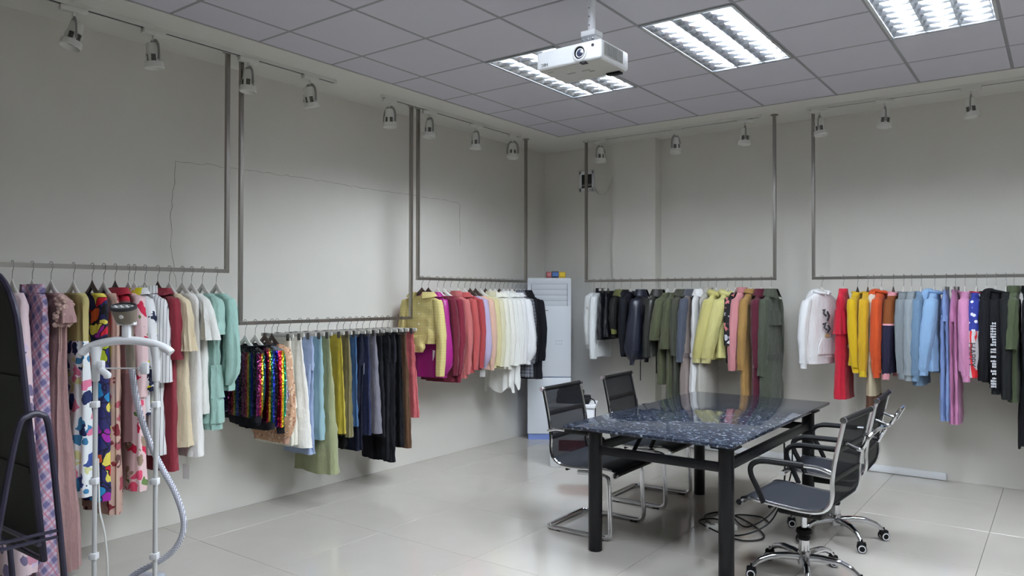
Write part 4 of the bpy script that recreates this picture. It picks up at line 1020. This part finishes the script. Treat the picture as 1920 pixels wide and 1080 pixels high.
# --- rail 3: blouses
def ex_tie(t, g):
    loft_ = MB(); loft(loft_, [(-.50,0,-.03,.10,.03,.6),(-.56,.01,-.035,.045,.03,1),(-.60,.0,-.04,.06,.03,1),(-.645,-.01,-.04,.05,.02,1)], 20, 8, .008, 5, 4, 2, True, True)
    obj('front_knot', loft_, g['mat'], t, ang=70)
    ex_buttons(3, .22, .40, m_whitep, .006)(t, g)
YG = fab_plaid('yellow_gingham', (206,190,104), (222,212,166), (150,128,62), .014, .45, .2)
garment(3, 2.487, 'blouse', 'yellow gingham blouse', 'yellow gingham cropped blouse with tied front, facing the viewer', YG, 1.13, hang='dark', sl=.85, collar='shirt', W=.19, D=.036, Hw=.15, extra=ex_tie, sr=.042, yaw=.12)
garment(3, 2.571, 'blouse', 'magenta satin blouse', 'glossy magenta satin blouse with full sleeves', k('magenta', (170,18,130), satin=True), .83, hang='dark', sl=.86, slk='puff', collar='shirt', yaw=.1, sway=-.02, tagz=.98)
garment(3, 2.69, 'blouse', 'plum red blouse', 'dark plum red blouse behind the magenta one', k('plum', (104,22,42)), .79, sl=.84, yaw=.08)
garment(3, 2.775, 'blouse', 'burgundy blouse', 'deep burgundy blouse with a long hem', k('burg_bl', (124,26,48)), .77, sl=.85, yaw=.1, sway=-.02)
garment(3, 2.87, 'blouse', 'salmon cuffed blouse', 'salmon pink blouse with deep cuffs', k('salmon', (200,104,102)), .80, sl=.88, slk='straight', cuff=k('salmon', (200,104,102)), collar='stand', yaw=.1)
garment(3, 2.975, 'blouse', 'coral red blouse', 'coral red blouse with straight sleeves', k('coralred', (190,78,78)), .84, sl=.87, collar='shirt', yaw=.08)
garment(3, 3.069, 'blouse', 'brick red blouse', 'brick red blouse beside the lavender one', k('brick', (172,58,62)), .86, sl=.88, yaw=.1)
garment(3, 3.15, 'blouse', 'lavender blouse', 'lavender blouse with gathered cuffs', k('lavender', (196,182,218), satin=True), .87, hang='dark', sl=.90, slk='puff', sr=.034, yaw=.1)
garment(3, 3.231, 'blouse', 'peach blouse', 'peach blouse with ruffled cuffs', k('peach', (234,188,164)), .85, hang='dark', sl=.89, cuff=k('peach', (234,188,164)), yaw=.1, tagz=.78)
garment(3, 3.31, 'blouse', 'pale yellow blouse', 'pale lemon yellow blouse', k('lemon', (228,216,160)), .86, sl=.88, yaw=.1)
garment(3, 3.385, 'blouse', 'butter cream blouse', 'butter cream blouse with standing collar', k('butter', (232,226,190)), .85, hang='dark', sl=.87, collar='stand', yaw=.1, amp=.011)
garment(3, 3.46, 'blouse', 'ivory shirt', 'ivory shirt with pointed collar among the white ones', k('ivory1', (232,230,214)), .84, sl=.86, collar='shirt', yaw=.1, amp=.011)
garment(3, 3.535, 'blouse', 'warm white shirt', 'warm white gathered shirt next to the ivory one', k('white1', (236,234,224)), .83, sl=.87, collar='shirt', yaw=.1, amp=.012)
garment(3, 3.605, 'blouse', 'white draped blouse', 'white blouse with a long draped hem', k('white2', (234,234,228)), .62, hang='dark', collar='stand', sl=.86, yaw=.1, amp=.016, Hw=.16, Hd=.05, zw=.05)
garment(3, 3.675, 'blouse', 'white pointed-hem blouse', 'white blouse with a pointed handkerchief hem hanging lowest', k('white3', (238,238,234)), .66, collar='shirt', sl=.87, yaw=.1, amp=.014, Hw=.19, Hd=.05, zw=.07)
garment(3, 3.745, 'blouse', 'white cotton shirt', 'white cotton shirt left of the puff-sleeved one', k('white4', (240,240,240)), .86, collar='shirt', sl=.87, yaw=.1, amp=.010)
garment(3, 3.82, 'blouse', 'white balloon-sleeve blouse', 'white blouse with big balloon sleeves and cuffs', k('white5', (242,242,244)), .86, collar='shirt', sl=.90, slk='puff', sr=.052, cuff=k('white5', (242,242,244)), yaw=.12, amp=.010)
garment(3, 3.90, 'blazer', 'grey check blazer', 'grey check blazer between the white blouses and the black coat', fab_plaid('grey_check', (110,112,120), (78,80,88), (150,152,160), .035, .4, .14), .72, sl=.86, collar='lapel', yaw=.1, Hw=.20)
garment(3, 3.965, 'jacket', 'black short jacket', 'black jacket squeezed behind the grey blazer', k('blk_j1', (28,28,33)), .70, sl=.87, collar='lapel', yaw=.1)
garment(3, 4.035, 'coat', 'black tailored coat', 'black tailored coat in front of the air conditioner', k('blk_j2', (24,25,32)), .69, sl=.88, collar='lapel', yaw=.12, W=.20, sr=.046)
# --- rail 4: coats (back wall)
def ex_zip(t, g):
    obj('zip', MB().box((-.02,-(g['D']+.014),-g['L']*.55), (.010,.004,g['L']*.7)), m_hook, t, False)
def ex_strap(dx, l, belt_z):
    def f(t, g):
        ex_zip(t, g)
        obj('strap', MB().box((dx,-.03,-(belt_z+l/2)), (.028,.006,l), .2), m_blackp, t, False)
        obj('buckle', MB().box((dx,-.034,-(belt_z+.02)), (.034,.004,.03), .2), m_hook, t, False)
    return f
garment(4, .495, 'shirt', 'cropped white shirt', 'cropped white shirt with a silver buckle, first beside the breaker box', k('w4a', (228,232,232)), 1.00, hang='wire', sl=1.04, W=.13, D=.025, sr=.034, extra=lambda t, g: obj('buckle', MB().lathe([(.006,-.003),(.012,-.003),(.012,.003),(.006,.003)], (-.17,-.02,-.28), 12, Matrix.Rotation(pi/2,3,'Y')), m_chrome, t) and None)
garment(4, .575, 'shirt', 'white long shirt', 'white shirt with a black collar', k('w4b', (234,238,240)), .92, sl=.90, W=.15, D=.03, collar='stand', colm=k('blk_col', BLK), sr=.045, slk='straight')
garment(4, .66, 'shorts', 'black leather shorts', 'black leather shorts on clips beside the white shirt', k('leather1', (26,27,34), leather=True), 1.10, 'skirt', 'clip', Hw=.20, Hd=.036, W=.2)
garment(4, .735, 'skirt', 'black leather skirt', 'short black leather skirt on clips', k('leather2', (22,22,30), leather=True), 1.13, 'skirt', 'clip', Hw=.19, Hd=.034, W=.2)
garment(4, .82, 'jacket', 'black jacket with olive cuff', 'black jacket with an olive yellow cuff and lining', k('blk4a', (34,34,34)), 1.13, sl=1.21, cuff=k('olive_cuff', (132,132,66)), collar='lapel', colm=k('olive_lin', (96,98,56)), W=.17, D=.034)
garment(4, .925, 'jacket', 'black hooded jacket', 'black hooded jacket left of the navy leather one', k('blk4b', (27,29,36)), .94, sl=.96, collar='hood', W=.18, D=.034)
garment(4, 1.05, 'jacket', 'navy leather biker jacket', 'dark navy leather biker jacket with a wide collar', k('navy_leather', (27,31,50), leather=True), .92, sl=.91, slk='puff', sr=.050, sy=.062, collar='lapel', W=.19, D=.05, sway=-.03, cuff=k('navy_leather', (27,31,50), leather=True), yaw=.15, extra=ex_strap(-.12,.22,.78))
garment(4, 1.235, 'jacket', 'black-green leather jacket', 'blackish green leather jacket with a hanging strap', k('green_leather', (44,46,42), leather=True), .96, sl=.95, collar='lapel', W=.19, D=.042, sway=-.03, extra=ex_strap(-.10,.20,.72))
garment(4, 1.335, 'coat', 'olive wide-sleeved coat', 'olive green coat with wide elbow sleeves', k('olive_a', (80,84,58)), .69, sl=1.12, slk='wide', sr=.046, sy=.048, W=.18, D=.034, sway=-.04)
garment(4, 1.415, 'coat', 'olive long coat', 'long olive green coat with white drawstring toggles', k('olive_b', (76,80,56)), .56, sl=1.04, slk='wide', W=.18, D=.03, sway=-.02)
garment(4, 1.49, 'coat', 'dark khaki coat', 'dark khaki coat with a turned-up collar', k('khaki_d', (66,68,56)), .54, sl=.98, collar='lapel', W=.185, D=.032)
garment(4, 1.585, 'trench_coat', 'taupe trench coat', 'taupe trench coat with slate blue sleeves', fab_blocks('taupe', [(2,(138,126,122)),(.16,(84,86,96))]), .55, sl=.92, slk='straight', slm=k('slate', (80,86,102)), collar='lapel', colm=k('slate_c', (78,80,88)), belt=(.72, k('taupe_belt', (110,98,96))), W=.185, D=.036, Hw=.21, Hd=.06, sway=-.03, cat='coat', sr=.048)
garment(4, 1.675, 'vest_dress', 'white belted waistcoat', 'long white sleeveless waistcoat dress with a belt', k('white_vest', (226,226,226)), .55, collar='lapel', belt=(.72, k('white_belt', (216,216,216))), W=.175, D=.034, Hw=.21, Hd=.055, cat='dress')
garment(4, 1.752, 'coat', 'pale stone coat', 'pale stone grey coat hidden behind the yellow jackets', k('stone', (188,184,174)), .57, sl=None, collar='stand', W=.17, D=.03, Hw=.21, Hd=.055)
garment(4, 1.835, 'jacket', 'left yellow shearling jacket', 'pale yellow shearling jacket, left one of the pair', k('yellow_a', (212,202,120)), .96, sl=.97, collar='fur', cuff=k('yellow_fur', (224,216,146)), W=.19, D=.045, sr=.056, sy=.060, sway=-.12)
garment(4, 1.945, 'jacket', 'right yellow shearling jacket', 'pale yellow shearling jacket, right one of the pair beside the pink coat', k('yellow_b', (222,214,134)), .98, sl=.97, collar='fur', cuff=k('yellow_fur', (224,216,146)), W=.19, D=.045, sr=.058, sy=.064, sway=-.12)
garment(4, 2.02, 'dress', 'black floral dress', 'black dress with white flower print', fab_print('blk_floral', (20,20,24), [(226,226,226),(190,190,200),(200,120,120)], 22, .22, .8), .93, sl=1.1, slk='short', W=.18, D=.028)
garment(4, 2.085, 'coat', 'pink wool coat', 'pink wool coat with a paper tag', k('pink_wool', (218,140,146)), .90, sl=.87, collar='stand', W=.19, D=.032, tagz=.715, sway=-.02)
garment(4, 2.165, 'coat', 'camel wool coat', 'camel brown wool coat', k('camel', (168,126,66)), .56, sl=.88, collar='shirt', W=.19, D=.034, Hw=.21, Hd=.05, sway=-.02)
def ex_pearls(t, g):
    for i in range(4):
        o = obj('pearl_button', MB().lathe([(0,-.012),(.008,-.009),(.0125,0),(.008,.009),(0,.012)], (-(g['W']-.004), -.058-g['sway']*-.9, -.69-.028*i), 12), M('pearl', srgb(226,206,200), .2, .2), t)
garment(4, 2.262, 'coat', 'burgundy coat', 'burgundy coat with four pearl buttons on the cuff', k('burgundy', (84,22,40)), .56, sl=.91, collar='lapel', W=.195, D=.042, Hw=.21, Hd=.05, sr=.052, extra=ex_pearls, sway=.015)
garment(4, 2.352, 'trench_coat', 'dark olive trench coat', 'dark olive trench coat with storm flap at the end of the rail', k('olive_trench', (70,76,62)), .55, sl=.84, collar='lapel', belt=(.70, k('olive_belt', (62,68,56))), W=.19, D=.036, Hw=.23, Hd=.065, cat='coat', sr=.050, sy=.046, sway=-.02, tiers=[(.30,.12)])
# --- rail 5: hoodies (back wall, right)
def ex_print(t, g):
    mb = MB(); y = -(g['D']+.020)
    for P in ([(-.05,-.28),(-.03,-.27),(-.045,-.31),(-.02,-.33)],[(.0,-.29),(.02,-.33),(.0,-.37)],[(-.05,-.40),(-.02,-.385),(-.04,-.43),(-.01,-.45)],[(.01,-.41),(.03,-.44),(.0,-.47)]):
        mb.tube([(x, y-.002*i, z) for i, (x, z) in enumerate(P)], .008, 6)
    obj('chest_print', mb, m_ink, t, label='black brushstroke print')
    obj('print_patch', MB().box((.0,y,-.50), (.05,.006,.025)), k('print_ochre', (206,170,110)), t, False)
    obj('front_pocket', MB().prism([(-.10,-.66),(.10,-.66),(.10,-.60),(.06,-.52),(-.06,-.52),(-.10,-.60)], y-.002, y+.010), g['mat'], t, False)
garment(5, 2.79, 'hoodie', 'white hoodie', 'white hoodie with black brushstroke print, first right of the coats', k('white_h', (232,232,234)), 1.02, sl=.97, collar='hood', cuff=k('white_h', (232,232,234)), W=.20, D=.04, sr=.044, yaw=-.5, extra=ex_print, hemband=k('white_h', (232,232,234)), sway=-.02)
garment(5, 2.967, 'dress', 'red ruffled dress', 'bright red sleeveless dress with a ruffled top', k('red_d', (196,22,46)), .68, W=.12, D=.045, Hw=.16, Hd=.06, neck=.02, tiers=[(.28,.20)], waist=1.0, extra=lambda t, g: obj('buckle', MB().lathe([(.010,-.003),(.018,-.003),(.018,.003),(.010,.003)], (-.10,-.066,-.58), 14, R90), m_chrome, t) and None)
garment(5, 3.08, 'hoodie', 'mustard hoodie', 'mustard yellow hoodie with puckered cuff', k('must_h', (212,170,10)), .97, hang='dark', sl=.96, collar='crew', cuff=k('must_h', (212,170,10)), D=.034, sr=.046, sway=.02)
garment(5, 3.16, 'sweatshirt', 'golden yellow sweatshirt', 'golden yellow sweatshirt right of the mustard hoodie', k('gold_h', (208,160,20)), .96, hang='dark', sl=.93, collar='crew', cuff=k('gold_c', (220,184,20)), D=.034, sr=.048, sway=-.01)
garment(5, 3.205, 'dress', 'cream and brown colour-block dress', 'long colour-block dress in cream, khaki and brown below the yellow tops', fab_blocks('cream_brown', [(2,(74,50,38)),(.98,(176,164,140)),(.7,(206,194,180))]), .54, W=.165, D=.022, Hw=.20, Hd=.05)
garment(5, 3.265, 'sweatshirt', 'orange sweatshirt', 'bright orange red sweatshirt', k('orange', (206,72,24)), .95, hang='white', sl=.93, collar='hood', cuff=k('orange', (206,72,24)), D=.032, sr=.046)
garment(5, 3.355, 'sweatshirt', 'brown pink and navy sweatshirt', 'colour-block sweatshirt in brown, pink and navy', fab_blocks('brown_navy', [(2,(30,28,48)),(.40,(206,150,160)),(.385,(112,62,30)),(.16,(206,140,150))]), .93, hang='dark', sl=.92, collar='crew', cuff=k('pink_cuff', (226,150,160)), D=.03, sr=.044, sway=-.03)
garment(5, 3.432, 'sweatshirt', 'grey sweatshirt', 'mid grey sweatshirt left of the pale grey one', k('grey_h', (126,134,140)), .93, sl=.93, collar='crew', cuff=k('grey_h', (126,134,140)), D=.028)
garment(5, 3.49, 'sweatshirt', 'pale grey sweatshirt', 'pale grey sweatshirt with baggy cuff', k('greyp_h', (150,160,166)), .92, sl=.92, collar='crew', cuff=k('greyp_h', (150,160,166)), D=.028, sway=-.02)
garment(5, 3.56, 'hoodie', 'denim blue hoodie', 'dusty denim blue hoodie', k('denim_h', (104,134,164)), .84, sl=.92, collar='crew', cuff=k('denim_h', (104,134,164)), D=.032)
garment(5, 3.655, 'hoodie', 'sky blue hoodie', 'sky blue hoodie with a wide sleeve', k('sky_h', (142,182,226)), .96, sl=.97, collar='hood', cuff=k('sky_h', (142,182,226)), D=.036, sr=.050, sy=.052, sway=-.05)
garment(5, 3.735, 'trousers', 'blue sweatpants', 'cornflower blue sweatpants on clips', k('blue_tr', (128,156,214)), .57, 'trousers', 'clip', W=.15, Hw=.135)
garment(5, 3.80, 'trousers', 'pink sweatpants', 'pink sweatpants on clips', k('pink_tr', (214,134,186)), .55, 'trousers', 'clip', W=.15, Hw=.12)
garment(5, 3.865, 'sweatshirt', 'pink sweatshirt', 'pink sweatshirt beside the pink sweatpants', k('pink_h', (222,142,190)), .97, sl=.94, collar='crew', cuff=k('pink_h', (222,142,190)), D=.034, sr=.048, tiers=None)
def vtext(s, size, mat, zc_):
    def f(t, g):
        o = lettering(s, size, mat, t, (0,0,0), (0,0,0), 'vertical printed lettering')
        o.matrix_local = Matrix.Translation((-(g['W']+.0585), .006, zc_)) @ Matrix(((0,0,-1,0),(0,-1,0,0),(-1,0,0,0),(0,0,0,1)))
    return f
fm, nt, b = newmat('fabric_stars_stripes')
x, y, z = sepco(nt)
vo = N(nt, 'ShaderNodeTexVoronoi'); vo.inputs['Scale'].default_value = 24; lk(nt, objco(nt), vo.inputs['Vector'])
m1 = N(nt, 'ShaderNodeMix', data_type='RGBA'); m1.inputs['A'].default_value = srgb(30,44,130); m1.inputs['B'].default_value = srgb(230,230,236); lk(nt, math_(nt, 'LESS_THAN', vo.outputs['Distance'], .30), m1.inputs['Factor'])
st = math_(nt, 'LESS_THAN', math_(nt, 'FRACT', math_(nt, 'MULTIPLY', math_(nt, 'ADD', x, y), 22)), .5)
m2 = N(nt, 'ShaderNodeMix', data_type='RGBA'); m2.inputs['A'].default_value = srgb(206,200,204); m2.inputs['B'].default_value = srgb(206,30,40); lk(nt, st, m2.inputs['Factor'])
m3 = N(nt, 'ShaderNodeMix', data_type='RGBA'); lk(nt, m2.outputs['Result'], m3.inputs['A']); lk(nt, m1.outputs['Result'], m3.inputs['B']); lk(nt, math_(nt, 'GREATER_THAN', z, -.42), m3.inputs['Factor'])
lk(nt, m3.outputs['Result'], b.inputs['Base Color']); b.inputs['Roughness'].default_value = .8
garment(5, 3.942, 'jacket', 'stars and stripes jacket', 'jacket with white stars on blue and red stripes below', fm, .92, sl=.93, collar='crew', colm=k('red_crew', (160,24,40)), D=.032, sr=.042, extra=vtext('HAPPY', .062, m_ink, -.60))
garment(5, 4.009, 'sweatshirt', 'black sweatshirt', 'plain black sweatshirt beside the stars and stripes jacket', k('blk_h1', (24,24,28)), .90, sl=.91, collar='crew', D=.03)
def ex_marks(t, g):
    mb = MB(); rr = random.Random(4); z = -.36
    while z > -.84:
        n = rr.choice((3, 4)); 
        for i in range(n):
            yy = -.014+.009*i
            mb.box((-(g['W']+.0125+.046), yy+.006, z), (.006,.006,rr.choice((.010,.016,.016))))
        z -= rr.choice((.020,.020,.034))
    o = obj('sleeve_print', mb, m_white, t, False, label='white blocky lettering down the sleeve'); o['kind'] = 'stuff'
garment(5, 4.07, 'hoodie', 'black lettered hoodie', 'black hoodie with white lettering down the sleeve', k('blk_h2', (20,20,24)), .88, sl=.86, collar='hood', cuff=k('blk_h2', (20,20,24)), D=.036, sr=.044, extra=ex_marks)
garment(5, 4.135, 'sweatshirt', 'charcoal long sweatshirt', 'charcoal black sweatshirt between the lettered hoodie and olive jacket', k('blk_h3', (30,31,32)), .80, sl=.78, collar='crew', D=.028)
garment(5, 4.185, 'jacket', 'olive short-sleeved jacket', 'olive green short-sleeved jacket near the right edge', k('olive_sh', (70,80,54)), .76, sl=1.16, slk='short', collar='stand', D=.03)
garment(5, 4.275, 'dress', 'long black dress', 'long black dress cut off by the right edge of the picture', k('blk_long', (22,22,26)), .43, sl=.95, collar='stand', D=.036, Hw=.24, Hd=.07, zw=.03)
garment(5, 4.37, 'coat', 'long navy coat', 'long navy black coat beyond the right edge of the picture', k('navy_long', (28,28,44)), .50, sl=.9, collar='stand', D=.036, Hw=.22, Hd=.06)
# black pompom charm below the olive skirt
o = obj('handbag', loft(MB(), [(-.05,0,0,.018,.012,.1),(-.065,0,0,.036,.020,.2),(-.10,0,0,.046,.026,.3),(-.14,0,0,.038,.022,.3),(-.16,0,0,.012,.010,.1)], 22, 14, .002, 5, 2, 2.2, True, True).tube(smoothpath([(-.02,0,-.055),(-.012,0,.02),(0,0,.10),(.012,0,.02),(.02,0,-.055)], 4), .0025, 6), k('blk_bag', (18,18,20)))
o.location = (.05, 1.51, .535)
tag(o, 'small black round bag dangling below the mustard skirt', 'bag')
